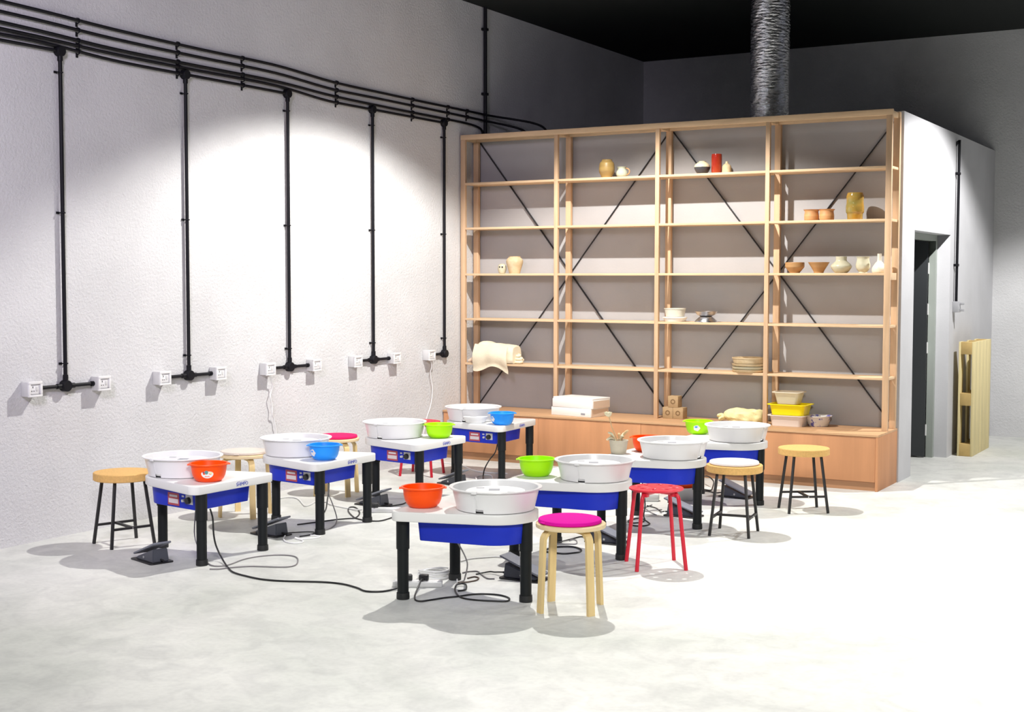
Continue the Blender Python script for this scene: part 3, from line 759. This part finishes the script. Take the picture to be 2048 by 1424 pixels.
bowl(M['lime'], 2.806, -3.593, 'lime green bowl on the second wheel of the right row', GB, camang(2.8, -3.6) + PI / 2, 1.02)
bowl(M['orange'], 2.895, -2.215, 'orange bowl behind the potted plant on the third right wheel', GB, camang(2.9, -2.2) + PI / 2, .98)
bowl(M['lime'], 2.795, -1.060, 'lime green bowl with a starburst sticker on the last right wheel', GB, camang(2.8, -1.06) + PI / 2, .97, (-PI / 2 - .12, 'w'))
DD = MB().lathe([(0, 0), (.060, 0), (.078, .010), (.097, .040), (.101, .052), (.098, .054), (.090, .042), (.072, .014), (0, .010)], n=44, sy=.42).build('oval_dish', M['white'], loc=(.963, -1.279, ZTAB + .0006))
DD.rotation_euler.z = math.radians(32)
tag(DD, 'white oval dish beside the blue bowl on the last left wheel', 'dish')

# potted dry plant
pp = thing('potted_plant', 'dried plant in a small cement pot on the third right wheel', 'potted plant', (2.785, -2.428, ZTAB + .0006))
pp.scale = (1.25, 1.25, 1.08)
MB().lathe([(0, 0), (.036, 0), (.040, .004), (.050, .078), (.052, .080), (.052, .084), (.045, .084), (.043, .070), (0, .070)], n=32).build('pot', M['pot'], pp)
MB().lathe([(0, .0702), (.0425, .0702), (.030, .078), (0, .080)], n=24).build('soil', M['soil'], pp)
MB().tube(spline([(-.006, 0, .074), (-.020, 0, .115), (-.038, -.004, .16), (-.048, -.006, .205), (-.055, -.006, .225)], 5), .003, 8).build('stem', M['stem'], pp)
fm = MB()
for k in range(12):
    a = k * PI / 6
    fm.tube(spline([(-.056, -.006, .228), (-.058 + .012 * math.cos(a), -.008 + .010 * math.sin(a), .236), (-.060 + .017 * math.cos(a), -.006 + .015 * math.sin(a), .250 + .004 * (k % 2))], 4), .005, 6)
fm.lathe([(0, .224), (.010, .228), (.013, .238), (.008, .246), (0, .248)], n=16, c=(-.058, -.007, 0))
fm.build('flower_head', M['petal'], pp)
for k, (a, L, zt) in enumerate(((2.7, .07, .098), (3.5, .06, .128), (.4, .055, .145), (.9, .045, .125), (3.1, .050, .104), (-.6, .040, .112), (1.8, .035, .120), (-2.6, .07, .082), (.1, .03, .10))):
    d = Vector((math.cos(a), math.sin(a) * .7, 0))
    tip = d * L + Vector((0, 0, zt)); base = d * .012 + Vector((0, 0, .074))
    mid = (base + tip) / 2 + Vector((0, 0, .016))
    MB().tube(spline([base, mid, tip], 6), .004, 7, rr=[.0022 + .0058 * math.sin(PI * max(0, j / 12 - .25) / .78) if j > 3 else .0022 for j in range(13)]).build('dry_leaf', M['petal'] if k % 2 else M['stem'], pp)

# ------------------------------------------------------------------ stools
def cork_stool():
    t = thing('cork_stool', '', 'stool')
    MB().lathe([(0, .397), (.172, .397), (.177, .401), (.177, .440), (.173, .444), (.160, .445), (0, .445)], n=64).build('seat', M['cork'], t)
    P = {}
    for sx in (-1, 1):
        for sy in (-1, 1):
            a, b = Vector((sx * .138, sy * .125, 0)), Vector((sx * .095, sy * .088, .3965)); P[sx, sy] = (a, b)
            MB().bar(a, b, .017, .017, up=(1, 0, 0), bev=.002).build('leg', M['stool_blk'], t)
    at = lambda s_, z: P[s_][0] + (P[s_][1] - P[s_][0]) * (z / .3965)
    for sy in (-1, 1):
        a, b = at((-1, sy), .115), at((1, sy), .115); MB().bar(a + Vector((.008, 0, 0)), b - Vector((.008, 0, 0)), .014, .014).build('stretcher', M['stool_blk'], t)
    a, b = (at((-1, -1), .115) + at((1, -1), .115)) / 2, (at((-1, 1), .115) + at((1, 1), .115)) / 2
    MB().bar(a + Vector((0, .007, 0)), b - Vector((0, .007, 0)), .014, .014).build('stretcher', M['stool_blk'], t)
    for s_ in (-1, 1):
        MB().lathe([(0, 0), (.005, 0), (.004, .003), (0, .003)], n=10).xform(Matrix.Translation(((a if s_ < 0 else b) + Vector((0, s_ * .0072, 0)))) @ Matrix.Rotation(-s_ * PI / 2, 4, 'X')).build('bolt', M['steel'], t)
    return t
cs = cork_stool()
GS = 'cork stools'
CS = [(.516, -4.641, 71, 'cork topped stool with black legs by the left wall, at far left'),
      (3.604, -2.439, 97.8, 'cork topped stool carrying the white cushion beside the right row'),
      (3.716, -1.383, 35, 'bare cork topped stool with dark legs in front of the cabinet')]
for i, (x, y, a, lab) in enumerate(CS):
    o = cs if i == 0 else copy_tree(cs); o.location = (x, y, 0); o.rotation_euler.z = math.radians(a); tag(o, lab, 'stool', GS)

def birch_stool():
    t = thing('birch_stool', '', 'stool')
    MB().lathe([(0, .404), (.166, .404), (.171, .407), (.172, .414), (.171, .424), (.167, .427), (0, .427)], n=64).build('seat', M['birchtop'], t)
    for k in range(4):
        a = PI / 4 + k * PI / 2
        pts = [(.176, 0, 0), (.160, 0, .335)]
        for j in range(1, 9):
            q = j / 8 * PI / 2; pts.append((.110 + .050 * math.cos(q), 0, .345 + .050 * math.sin(q)))
        pts.append((.045, 0, .395))
        mb = MB(); rings = []
        for i, p in enumerate(pts):
            A = Vector(pts[max(i - 1, 0)]); B = Vector(pts[min(i + 1, len(pts) - 1)]); tn = (B - A).normalized(); nn = Vector((tn.z, 0, -tn.x))
            w, th = .019, .0085
            rings.append([mb.bm.verts.new(Vector(p) + nn * th * s1 + Vector((0, w * s2, 0))) for s1, s2 in ((1, -1), (1, 1), (-1, 1), (-1, -1))])
        for A, B in zip(rings, rings[1:]):
            for q in range(4): mb.bm.faces.new((A[q], A[(q + 1) % 4], B[(q + 1) % 4], B[q]))
        mb.bm.faces.new(rings[0][::-1]); mb.bm.faces.new(rings[-1])
        mb.xform(Matrix.Rotation(a, 4, 'Z'))
        bmesh.ops.recalc_face_normals(mb.bm, faces=mb.bm.faces)
        mb.build('leg', M['birch'], t)
    return t
bs = birch_stool()
FS = [(3.616, -4.711, 16, 'birch stool with bent legs under the magenta cushion, nearest the viewer'),
      (.480, -3.500, 13, 'birch stool with bent legs under the beige cushion by the left wall'),
      (.460, -2.455, 21, 'birch stool with bent legs under the rose cushion by the left wall')]
for i, (x, y, a, lab) in enumerate(FS):
    o = bs if i == 0 else copy_tree(bs); o.location = (x, y, 0); o.rotation_euler.z = math.radians(a); tag(o, lab, 'stool', 'birch stools')

def cushion(m, x, y, z, r, lab, rz=0, th=.024, tab=True):
    t = thing('seat_cushion', lab, 'cushion', (x, y, z), rz, 'round seat cushions')
    MB().lathe([(0, 0), (r - .006, 0), (r, .004), (r + .001, .008), (r - .001, .011), (r, .014), (r - .003, .019), (r - .014, th - .002), (r * .7, th + .001), (0, th + .002)], n=64).build('pad', m, t)
    if tab: MB().box((-.018, -r - .010, .006), (.018, -r + .006, .013), .003).build('tie_tab', m, t)
    return t
cushion(M['pinkc'], 3.612, -4.714, .4276, .155, 'magenta felt cushion on the stool nearest the viewer', -.5)
cushion(M['beigec'], .478, -3.506, .4276, .158, 'beige felt cushion on the stool by the left wall', .4, .022)
cushion(M['rose'], .460, -2.450, .4276, .155, 'rose pink felt cushion on the stool behind the blue bowl', 2.0, .02, False)
cushion(M['whitec'], 3.602, -2.442, .4456, .156, 'white felt cushion on the cork stool beside the right row', .3, .022, False)

def red_stool():
    t = thing('red_stool', '', 'stool')
    seat = MB().lathe([(0, .434), (.148, .434), (.153, .437), (.154, .441), (.151, .445), (.142, .4465), (0, .444)], n=72).build('seat', M['red'], t)
    cut = MB()
    for k in range(8):
        a = (k + .5) * PI / 4; cut.cyl((.098 * math.cos(a), .098 * math.sin(a), .40), (.098 * math.cos(a), .098 * math.sin(a), .48), .0138, n=16)
    co = cut.build('cutter', M['red'])
    md = seat.modifiers.new('holes', 'BOOLEAN'); md.operation = 'DIFFERENCE'; md.object = co; md.solver = 'EXACT'
    dg = bpy.context.evaluated_depsgraph_get(); nm = bpy.data.meshes.new_from_object(seat.evaluated_get(dg))
    seat.modifiers.clear(); seat.data = nm; nm.name = 'seat'; bpy.data.objects.remove(co)
    for k in range(4):
        a = PI / 4 + k * PI / 2
        pts = [(.197, 0, 0), (.150, 0, .36), (.146, 0, .392), (.135, 0, .413), (.115, 0, .4215), (.03, 0, .4225)]
        MB().tube(spline(pts, 5), .0112, 12).xform(Matrix.Rotation(a, 4, 'Z')).build('leg', M['red'], t)
        MB().box((.100, -.018, .405), (.128, .018, .4338), .003).xform(Matrix.Rotation(a, 4, 'Z')).build('leg_clamp', M['red'], t)
    return t
rs = red_stool()
for i, (x, y, a, lab) in enumerate([(3.572, -3.587, 37, 'red metal stool with a perforated seat beside the right row'), (.440, -1.272, 12, 'red metal stool mostly hidden behind the left row of wheels')]):
    o = rs if i == 0 else copy_tree(rs); o.location = (x, y, 0); o.rotation_euler.z = math.radians(a); tag(o, lab, 'stool', 'red metal stools')

# ------------------------------------------------------------------ cables
def cable(lab, pts, r, m, name='power_cable', group=None, k=5):
    o = MB().tube(spline(pts, k), r, 8).build(name, m, ang=80); return tag(o, lab, 'cord', group)
cable('long black cord snaking over the floor between the two front wheels', [(1.300, -4.735, .2965), (1.311, -4.726, 0.24), (1.321, -4.731, 0.155), (1.33, -4.722, 0.085), (1.385, -4.738, 0.025), (1.526, -4.845, 0.005), (1.649, -4.935, 0.005), (1.789, -4.976, 0.005), (1.91, -4.99, 0.005), (2.028, -4.963, 0.005), (2.217, -4.88, 0.005), (2.34, -4.863, 0.005), (2.458, -4.895, 0.005), (2.545, -4.935, 0.005), (2.62, -4.895, 0.005), (2.655, -4.80, 0.010), (2.662, -4.735, 0.028)], .005, M['bcable'])
cable('thin grey cord looping on the floor beside the front left wheel', [(1.012, -4.537, 0.2965), (.985, -4.531, 0.10), (1.057, -4.578, 0.024), (1.221, -4.706, 0.004), (1.403, -4.85, 0.004), (1.478, -4.841, 0.004), (1.488, -4.77, 0.004), (1.464, -4.645, 0.004), (1.482, -4.536, 0.004), (1.552, -4.446, 0.004), (1.642, -4.421, 0.004), (1.726, -4.475, 0.004), (1.819, -4.611, 0.004), (1.798, -4.685, 0.004), (1.683, -4.737, 0.004), (1.613, -4.773, 0.004), (1.56, -4.835, 0.004), (1.518, -4.909, 0.004), (1.476, -4.934, 0.004)], .0038, M['gcable'])
cable('white cord looped on the floor in front of the second left wheel', [(1.335, -3.866, 0.004), (1.412, -3.866, 0.004), (1.411, -3.935, 0.004), (1.36, -3.99, 0.004), (1.320, -4.0, 0.010), (1.343, -4.005, 0.004), (1.392, -4.022, 0.004), (1.433, -4.069, 0.004), (1.412, -4.119, 0.004), (1.34, -4.11, 0.004), (1.27, -4.05, 0.004), (1.228, -3.985, 0.010)], .005, M['wcable'])
cable('thin dark cord curling from the pedal of the second left wheel', [(1.212, -3.97, 0.022), (1.22, -3.82, 0.006), (1.257, -3.775, 0.004), (1.30, -3.78, 0.004), (1.322, -3.85, 0.004), (1.30, -3.93, 0.004)], .0035, M['bcable'])
cable('thin grey cord hanging under the second left wheel', [(1.30, -3.64, 0.2965), (1.264, -3.589, 0.224), (1.2, -3.471, 0.144), (1.179, -3.406, 0.064), (1.186, -3.401, 0.019), (1.247, -3.504, 0.004), (1.297, -3.619, 0.004), (1.305, -3.69, 0.004)], .004, M['gcable'])
cable('short black cord hanging under the second left wheel', [(1.26, -3.58, 0.2965), (1.21, -3.52, 0.215), (1.09, -3.379, 0.135), (0.98, -3.25, 0.055), (0.90, -3.17, 0.0052)], .005, M['bcable'])
cable('white cord crossing the floor behind the second left wheel', [(0.23, -2.941, 0.0052), (0.246, -2.804, 0.0052), (0.282, -2.77, 0.0052), (0.34, -2.78, 0.0052), (0.431, -2.85, 0.0052), (0.539, -2.955, 0.0052), (0.62, -3.022, 0.0052), (0.60, -2.93, 0.0052), (0.57, -2.86, 0.0052), (0.60, -2.82, 0.0052), (0.65, -2.81, 0.0052), (0.70, -2.86, 0.0052), (0.78, -2.90, 0.0052), (0.88, -2.93, 0.0052), (0.984, -2.96, 0.0052), (1.10, -3.01, 0.018)], .005, M['wcable'])
cable('black cord coiled round the power strip under the third left wheel', [(1.03, -3.62, 0.0048), (1.119, -3.383, 0.0048), (1.143, -3.323, 0.0048), (1.183, -3.264, 0.0048), (1.207, -3.226, 0.0048), (1.139, -3.087, 0.0048), (1.031, -2.954, 0.0048), (0.943, -2.88, 0.0048), (0.922, -2.912, 0.0048), (1.005, -3.034, 0.0048), (1.13, -3.161, 0.0048), (1.227, -3.238, 0.0048), (1.340, -3.267, 0.0048), (1.42, -3.22, 0.0048), (1.40, -3.0, 0.0048), (1.39, -2.90, 0.0048), (1.24, -2.78, 0.0048), (1.16, -2.76, 0.0048)], .0046, M['bcable'])
cable('black cord running from the power strip behind the front orange bowl', [(1.16, -2.900, 0.062), (1.13, -2.84, 0.03), (1.125, -2.78, 0.0048), (1.14, -2.70, 0.0048), (1.16, -2.60, 0.0048), (1.13, -2.50, 0.0048)], .0046, M['bcable'])
cable('white cord along the floor in front of the last left wheel', [(0.04, -0.60, 0.0048), (0.10, -0.60, 0.0048), (0.259, -0.60, 0.0048), (0.509, -0.719, 0.0048), (0.704, -0.877, 0.0048), (0.865, -0.92, 0.0048), (1.035, -0.888, 0.0048)], .0046, M['wcable'])
cable('black cord hanging from the last left wheel to the floor', [(1.13, -1.21, 0.2965), (1.12, -1.23, 0.225), (1.07, -1.23, 0.165), (0.99, -1.15, 0.105), (0.95, -1.12, 0.055), (0.94, -1.12, 0.0052), (1.025, -1.263, 0.0052)], .005, M['bcable'])
cable('thick white cord looped on the floor by the last left pedal', [(1.08, -1.47, 0.0065), (1.01, -1.34, 0.0065), (0.919, -1.19, 0.0065), (0.911, -1.07, 0.0065), (0.969, -1.06, 0.0065), (1.056, -1.16, 0.0065), (1.157, -1.342, 0.0065)], .006, M['wcable'])
cable('white cord hanging down the wall from the middle drop socket', [(.05, -2.72, .8995), (.045, -2.700, .86), (.03, -2.669, 0.82), (.02, -2.677, 0.764), (.03, -2.695, 0.732), (.03, -2.674, 0.662), (.03, -2.677, 0.602), (.02, -2.643, 0.565), (.02, -2.632, 0.515), (.02, -2.622, 0.446), (.02, -2.66, .2), (.03, -2.70, .03), (.08, -2.76, .0048), (.16, -2.85, .0048)], .0046, M['wcable'])
cable('white cord hanging down the wall from the single socket by the shelf', [(.05, -.545, .8995), (.045, -.525, 0.84), (.025, -.516, 0.776), (.02, -.477, 0.665), (.02, -.487, 0.556), (.02, -.517, 0.471), (.02, -.576, 0.368), (.02, -.66, .15), (.03, -.72, .03), (.06, -.78, .0048), (.10, -.88, .0048)], .0046, M['wcable'])
cable('thin grey cord hanging under the front right wheel', [(3.04, -4.84, 0.2965), (3.026, -4.775, 0.244), (2.971, -4.649, 0.174), (2.935, -4.573, 0.124), (2.898, -4.52, 0.074), (2.870, -4.490, 0.034), (2.850, -4.475, 0.004), (2.85, -4.532, 0.004), (2.877, -4.598, 0.004)], .0038, M['gcable'])
cable('grey cord curving over the floor to the front right pedal', [(2.74, -4.31, 0.004), (2.75, -4.265, 0.004), (2.79, -4.235, 0.004), (2.847, -4.288, 0.004), (2.898, -4.336, 0.004), (2.935, -4.36, 0.004), (2.965, -4.345, 0.004)], .0038, M['gcable'])
cable('short dark cord plugged into the front right pedal', [(2.82, -4.30, 0.004), (2.865, -4.238, 0.0105), (2.90, -4.235, 0.012), (2.935, -4.246, 0.018), (2.957, -4.246, 0.020)], .004, M['bcable'])
cable('black cord with a long loop on the floor under the front right wheel', [(2.725, -4.688, 0.045), (2.76, -4.765, 0.030), (2.80, -4.86, 0.0048), (2.865, -4.957, 0.0048), (2.908, -4.973, 0.0048), (2.937, -4.925, 0.0048), (2.972, -4.852, 0.0048), (3.015, -4.792, 0.0048), (3.053, -4.72, 0.0048), (3.107, -4.675, 0.0048), (3.178, -4.659, 0.0048), (3.239, -4.679, 0.0048), (3.273, -4.716, 0.0048), (3.277, -4.758, 0.0048), (3.215, -4.787, 0.0048), (3.13, -4.812, 0.0048), (3.059, -4.81, 0.0048), (2.995, -4.766, 0.0048), (2.921, -4.673, 0.0048), (2.887, -4.601, 0.012), (2.892, -4.562, 0.012), (2.929, -4.577, 0.012), (2.968, -4.645, 0.0048), (2.950, -4.689, 0.0048)], .0046, M['bcable'])
cable('brown cord looping beside the rear leg of the front right wheel', [(2.835, -4.41, 0.004), (2.845, -4.36, 0.004), (2.880, -4.371, 0.004), (2.90, -4.424, 0.004), (2.885, -4.48, 0.004), (2.864, -4.55, 0.012)], .004, M['brown'])
cable('black cord loop on the floor behind the magenta cushioned stool', [(2.831, -3.533, 0.0052), (2.836, -3.442, 0.0052), (2.879, -3.39, 0.0052), (2.932, -3.365, 0.0052), (2.979, -3.385, 0.0052), (3.021, -3.429, 0.0052), (3.036, -3.482, 0.0052), (3.016, -3.527, 0.0052), (2.98, -3.573, 0.0052), (2.92, -3.578, 0.0052), (2.856, -3.578, 0.0052)], .005, M['bcable'])
cable('thin grey cord looping beside the rear leg of the second right wheel', [(2.821, -3.20, 0.004), (2.82, -3.16, 0.004), (2.846, -3.162, 0.004), (2.885, -3.222, 0.004), (2.899, -3.275, 0.004), (2.85, -3.30, 0.004), (2.80, -3.33, 0.004), (2.78, -3.36, 0.004)], .0038, M['gcable'])
cable('dark cord running to the pedal of the second right wheel', [(2.80, -3.33, 0.0105), (2.803, -3.30, 0.0105), (2.81, -3.12, 0.004), (2.82, -3.05, 0.004), (2.85, -3.06, 0.008), (2.888, -3.105, 0.020)], .004, M['bcable'])
cable('white cord on the floor between the two front right wheels', [(2.569, -4.055, 0.0045), (2.576, -3.986, 0.0045), (2.596, -3.942, 0.0045), (2.636, -3.894, 0.0045), (2.677, -3.85, 0.0045), (2.715, -3.844, 0.0045)], .004, M['wcable'])
cable('black coiled cord on the floor behind the red stool', [(3.02, -2.56, 0.2965), (2.99, -2.45, 0.14), (2.939, -2.357, 0.044), (2.926, -2.307, 0.0048), (2.943, -2.378, 0.0048), (2.929, -2.425, 0.0048), (2.894, -2.456, 0.0048), (2.852, -2.416, 0.0048), (2.843, -2.345, 0.0048), (2.883, -2.302, 0.012), (2.933, -2.343, 0.014), (3.001, -2.404, 0.0048), (3.018, -2.442, 0.0048), (3.019, -2.488, 0.0048), (2.993, -2.525, 0.0048), (2.956, -2.538, 0.0048), (2.905, -2.513, 0.0048)], .0046, M['bcable'])
cable('straight grey cord on the floor behind the red stool', [(2.592, -1.673, 0.004), (2.664, -1.782, 0.004), (2.759, -1.912, 0.004), (2.84, -2.016, 0.004), (2.91, -2.085, 0.004)], .0038, M['gcable'])
cable('dark cord running to the pedal behind the red stool', [(2.71, -1.80, 0.010), (2.751, -1.80, 0.0045), (2.807, -1.845, 0.0045), (2.865, -1.925, 0.0045), (2.91, -2.00, 0.012), (2.938, -2.010, 0.020)], .004, M['bcable'])
cable('tangled grey cord loop beside the pedal behind the red stool', [(2.714, -1.72, 0.004), (2.725, -1.92, 0.004), (2.789, -1.985, 0.004), (2.841, -1.971, 0.013), (2.855, -1.87, 0.004)], .0038, M['gcable'])
cable('black cord coil standing behind the last right wheel leg', [(2.61, -0.52, 0.0052), (2.651, -0.596, 0.054), (2.718, -0.7, 0.084), (2.775, -0.76, 0.084), (2.80, -0.75, 0.054), (2.811, -0.787, 0.024), (2.833, -0.884, 0.006), (2.791, -0.88, 0.006), (2.749, -0.848, 0.006)], .005, M['bcable'])
cable('black cord running to the pedal of the last right wheel', [(2.75, -0.93, 0.0052), (2.822, -0.935, 0.0052), (2.872, -0.96, 0.0052), (2.93, -1.02, 0.012), (2.966, -1.036, 0.020)], .0045, M['bcable'])

cc = thing('cable_coil', 'bundled coil of white extension cable under the front right wheel', 'cord', (2.665, -4.475, 0))
random.seed(4); cp = []
for k in range(7 * 16 + 1):
    a = 2 * PI * k / 16; lp = k / 16
    cp.append((.082 * math.cos(a) * (1 + .08 * math.sin(lp * 2.3)), .052 * math.sin(a) * (1 + .12 * math.cos(lp * 1.7)), .0052 + .006 * lp + .004 * math.sin(a * 2 + lp)))
cc.rotation_euler.z = .75
MB().tube(spline(cp, 2), .0045, 7).build('coil', M['wcable'], cc)
MB().tube(spline([(.07, .02, .048), (.10, .0, .045), (.115, -.04, .03), (.105, -.10, .006), (.10, -.13, .0052)], 5), .0045, 7).build('loose_end', M['wcable'], cc)

def strip(x, y, rz, lab, plugs):
    t = thing('power_strip', lab, 'power strip', (x, y, 0), rz, 'power strips on the floor')
    MB().box((-.13, -.028, 0), (.13, .028, .030), .006).build('strip_body', M['socket'], t)
    MB().box((-.12, -.020, .0302), (.12, .020, .032), .001).build('socket_face', M['socket_in'], t)
    return t
strip(2.700, -4.690, .52, 'grey power strip with two black plugs under the front right wheel', 0)
strip(1.215, -2.925, .5, 'white power strip with a black plug under the third left wheel', 0)
def plug(x, y, z, rz, lab):
    t = thing('mains_plug', lab, 'plug', (x, y, z), rz, 'black plugs in the power strips')
    MB().prism([(-.024, -.018), (.024, -.018), (.026, -.004), (.020, .018), (-.020, .018), (-.026, -.004)], 0, .032, .006).build('plug_body', M['dark'], t)
    MB().cyl((0, -.014, .010), (0, -.034, .008), .006, n=10).build('strain_relief', M['dark'], t)
plug(2.730, -4.673, .0325, .3, 'black mains plug on the right end of the front power strip')
plug(2.655, -4.716, .0325, .5, 'black mains plug on the left end, behind the front right wheel leg')
plug(1.170, -2.950, .0325, .6, 'black mains plug in the power strip under the third left wheel')

# tub and bowl on the floor behind the third right wheel
tb = MB().lathe([(0, 0), (.085, 0), (.092, .006), (.112, .088), (.124, .092), (.124, .098), (.108, .098), (.088, .012), (0, .010)], n=44).build('white_tub', M['white'], loc=(2.795, -1.36, 0))
tag(tb, 'round white tub on the floor behind the third right wheel', 'tub')
ob = MB().lathe([(r * .86, z * .86) for r, z in BPROF], n=48).build('plastic_bowl', M['orange'], loc=(2.795, -1.36, .0455))
tag(ob, 'orange bowl nested in the white tub on the floor', 'bowl')
bx = MB().box((-.09, -.035, 0), (.09, .035, .055), .012).build('adapter_box', M['white'], loc=(2.60, -1.555, 0)); bx.rotation_euler.z = .4
tag(bx, 'small white box on the floor behind the red stool', 'box')

# ------------------------------------------------------------------ pallet, duct
pa = thing('wooden_pallet', 'pale wooden pallet standing on end beside the doorway', 'pallet', (4.010, 2.215, 0))
PH, PT, PL = 1.05, .135, .80
for j in range(5):
    y0 = j * PL / 5 + .002; y1 = (j + 1) * PL / 5 - .002
    MB().box((PT - .020, y0, 0), (PT, y1, PH), .002).build('deck_board', M['pallet'], pa)
for j in range(3):
    y0 = (0, .34, .68)[j]
    MB().box((0, y0, 0), (.018, y0 + .12, PH), .002).build('rear_board', M['pallet'], pa)
for z in (0, .465, PH - .115):
    for y in (0, .34, .68):
        MB().box((.0182, y + .001, z + .001), (PT - .0202, y + .118, z + .114), .002).build('block', M['palletend'], pa)

du = MB(); N, K = 150, 56; rings = []
random.seed(11)
for i in range(N + 1):
    z = BZ + .001 + (ZC - BZ - .002) * i / N
    ring = []
    for k in range(K):
        a = 2 * PI * k / K
        r = .166 + .0016 * math.sin(i * 2 * PI / 3) + .0022 * math.sin(5 * a + i * .55) * math.sin(i * .8 + 2 * a) + .0016 * math.sin(9 * a - i * .37) + random.uniform(-.0016, .0016)
        ring.append(du.bm.verts.new((r * math.cos(a), r * math.sin(a), z)))
    rings.append(ring)
for A, B in zip(rings, rings[1:]):
    for k in range(K): du.bm.faces.new((A[k], A[(k + 1) % K], B[(k + 1) % K], B[k]))
du.bm.faces.new(rings[0][::-1]); du.bm.faces.new(rings[-1])
tag(du.build('foil_duct', M['foil'], ang=60, loc=(2.672, .80, 0)), 'crinkled silver foil duct rising from the booth roof to the ceiling', 'duct')

# ------------------------------------------------------------------ lights
def spot(loc, w, half, blend, col=(1, 1, 1), r=.035, tgt=None):
    l = bpy.data.lights.new('ceiling_or_fill_spot', 'SPOT'); l.energy = w; l.spot_size = math.radians(half * 2); l.spot_blend = blend
    l.color = col; l.shadow_soft_size = r
    o = bpy.data.objects.new('ceiling_or_fill_spot', l); COL.objects.link(o); o.location = loc
    d = Vector((0, 0, -1)) if tgt is None else (Vector(tgt) - Vector(loc))
    o.rotation_euler = d.to_track_quat('-Z', 'Y').to_euler(); return o
def area(loc, w, sx, sy, col, tgt):
    l = bpy.data.lights.new('fill_area', 'AREA'); l.energy = w; l.shape = 'RECTANGLE'; l.size = sx; l.size_y = sy; l.color = col
    o = bpy.data.objects.new('fill_area', l); COL.objects.link(o); o.location = loc
    o.rotation_euler = (Vector(tgt) - Vector(loc)).to_track_quat('-Z', 'Y').to_euler(); return o
def spill(loc, w, col):
    l = bpy.data.lights.new('lamp_spill', 'POINT'); l.energy = w; l.color = col; l.shadow_soft_size = .06
    o = bpy.data.objects.new('lamp_spill', l); COL.objects.link(o); o.location = loc; return o
WARM = (1.0, .97, .92)
spot((2.12, -2.12, 4.05), 840, 62, .25, WARM)
spot((5.70, 1.00, 4.05), 760, 61, .25, (1.0, .985, .97))
spot((7.00, -3.30, 4.05), 900, 52, .8, (1.0, .985, .95))
spill((2.12, -2.12, 4.02), 10, (.90, .95, 1.0))
spill((5.70, 1.00, 4.02), 3.5, (.75, .80, 1.0))
area((2.6, -7.4, 4.0), 72, 1.6, 1.6, (1.0, 1.0, .98), (2.6, -7.4, 0))  # soft overhead fill added to brighten the near floor, not a fixture
spot((3.4, -9.0, 3.7), 680, 38, .7, (.87, .77, 1.0), .4, (0, -5.6, 2.7))  # added purple fill, brightens and tints the upper left wall
spot((7.2, -10.4, 3.8), 1550, 21, .5, (1.0, .99, .96), .5, (3.3, -4.0, 0.0))  # front fill added above the camera to lift the shaded near faces

w = bpy.data.worlds.new('World'); scene.world = w; w.use_nodes = True
w.node_tree.nodes['Background'].inputs['Color'].default_value = (.5, .52, .6, 1)
w.node_tree.nodes['Background'].inputs['Strength'].default_value = .05

# ------------------------------------------------------------------ camera
cam = bpy.data.cameras.new('camera'); co = bpy.data.objects.new('camera', cam); COL.objects.link(co)
cam.sensor_width = 36; cam.lens = 2698.4 / 2048 * 36; cam.clip_end = 60; cam.clip_start = .05
yaw, pitch, roll = -.5233, -.056, .0013
f = Vector((math.sin(yaw) * math.cos(pitch), math.cos(yaw) * math.cos(pitch), math.sin(pitch)))
r = Vector((math.cos(yaw), -math.sin(yaw), 0)); u = r.cross(f)
r2 = r * math.cos(roll) + u * math.sin(roll); u2 = -r * math.sin(roll) + u * math.cos(roll)
m = Matrix((r2, u2, -f)).transposed().to_4x4(); m.translation = (6.632, -10.516, 1.606)
co.matrix_world = m; scene.camera = co

vs_ = scene.view_settings
vs_.view_transform = 'Standard'; vs_.look = 'None'; vs_.exposure = 0.0; vs_.gamma = 1.0
try: vs_.use_curve_mapping = False
except Exception: pass
scene.cycles.max_bounces = 8; scene.cycles.diffuse_bounces = 5
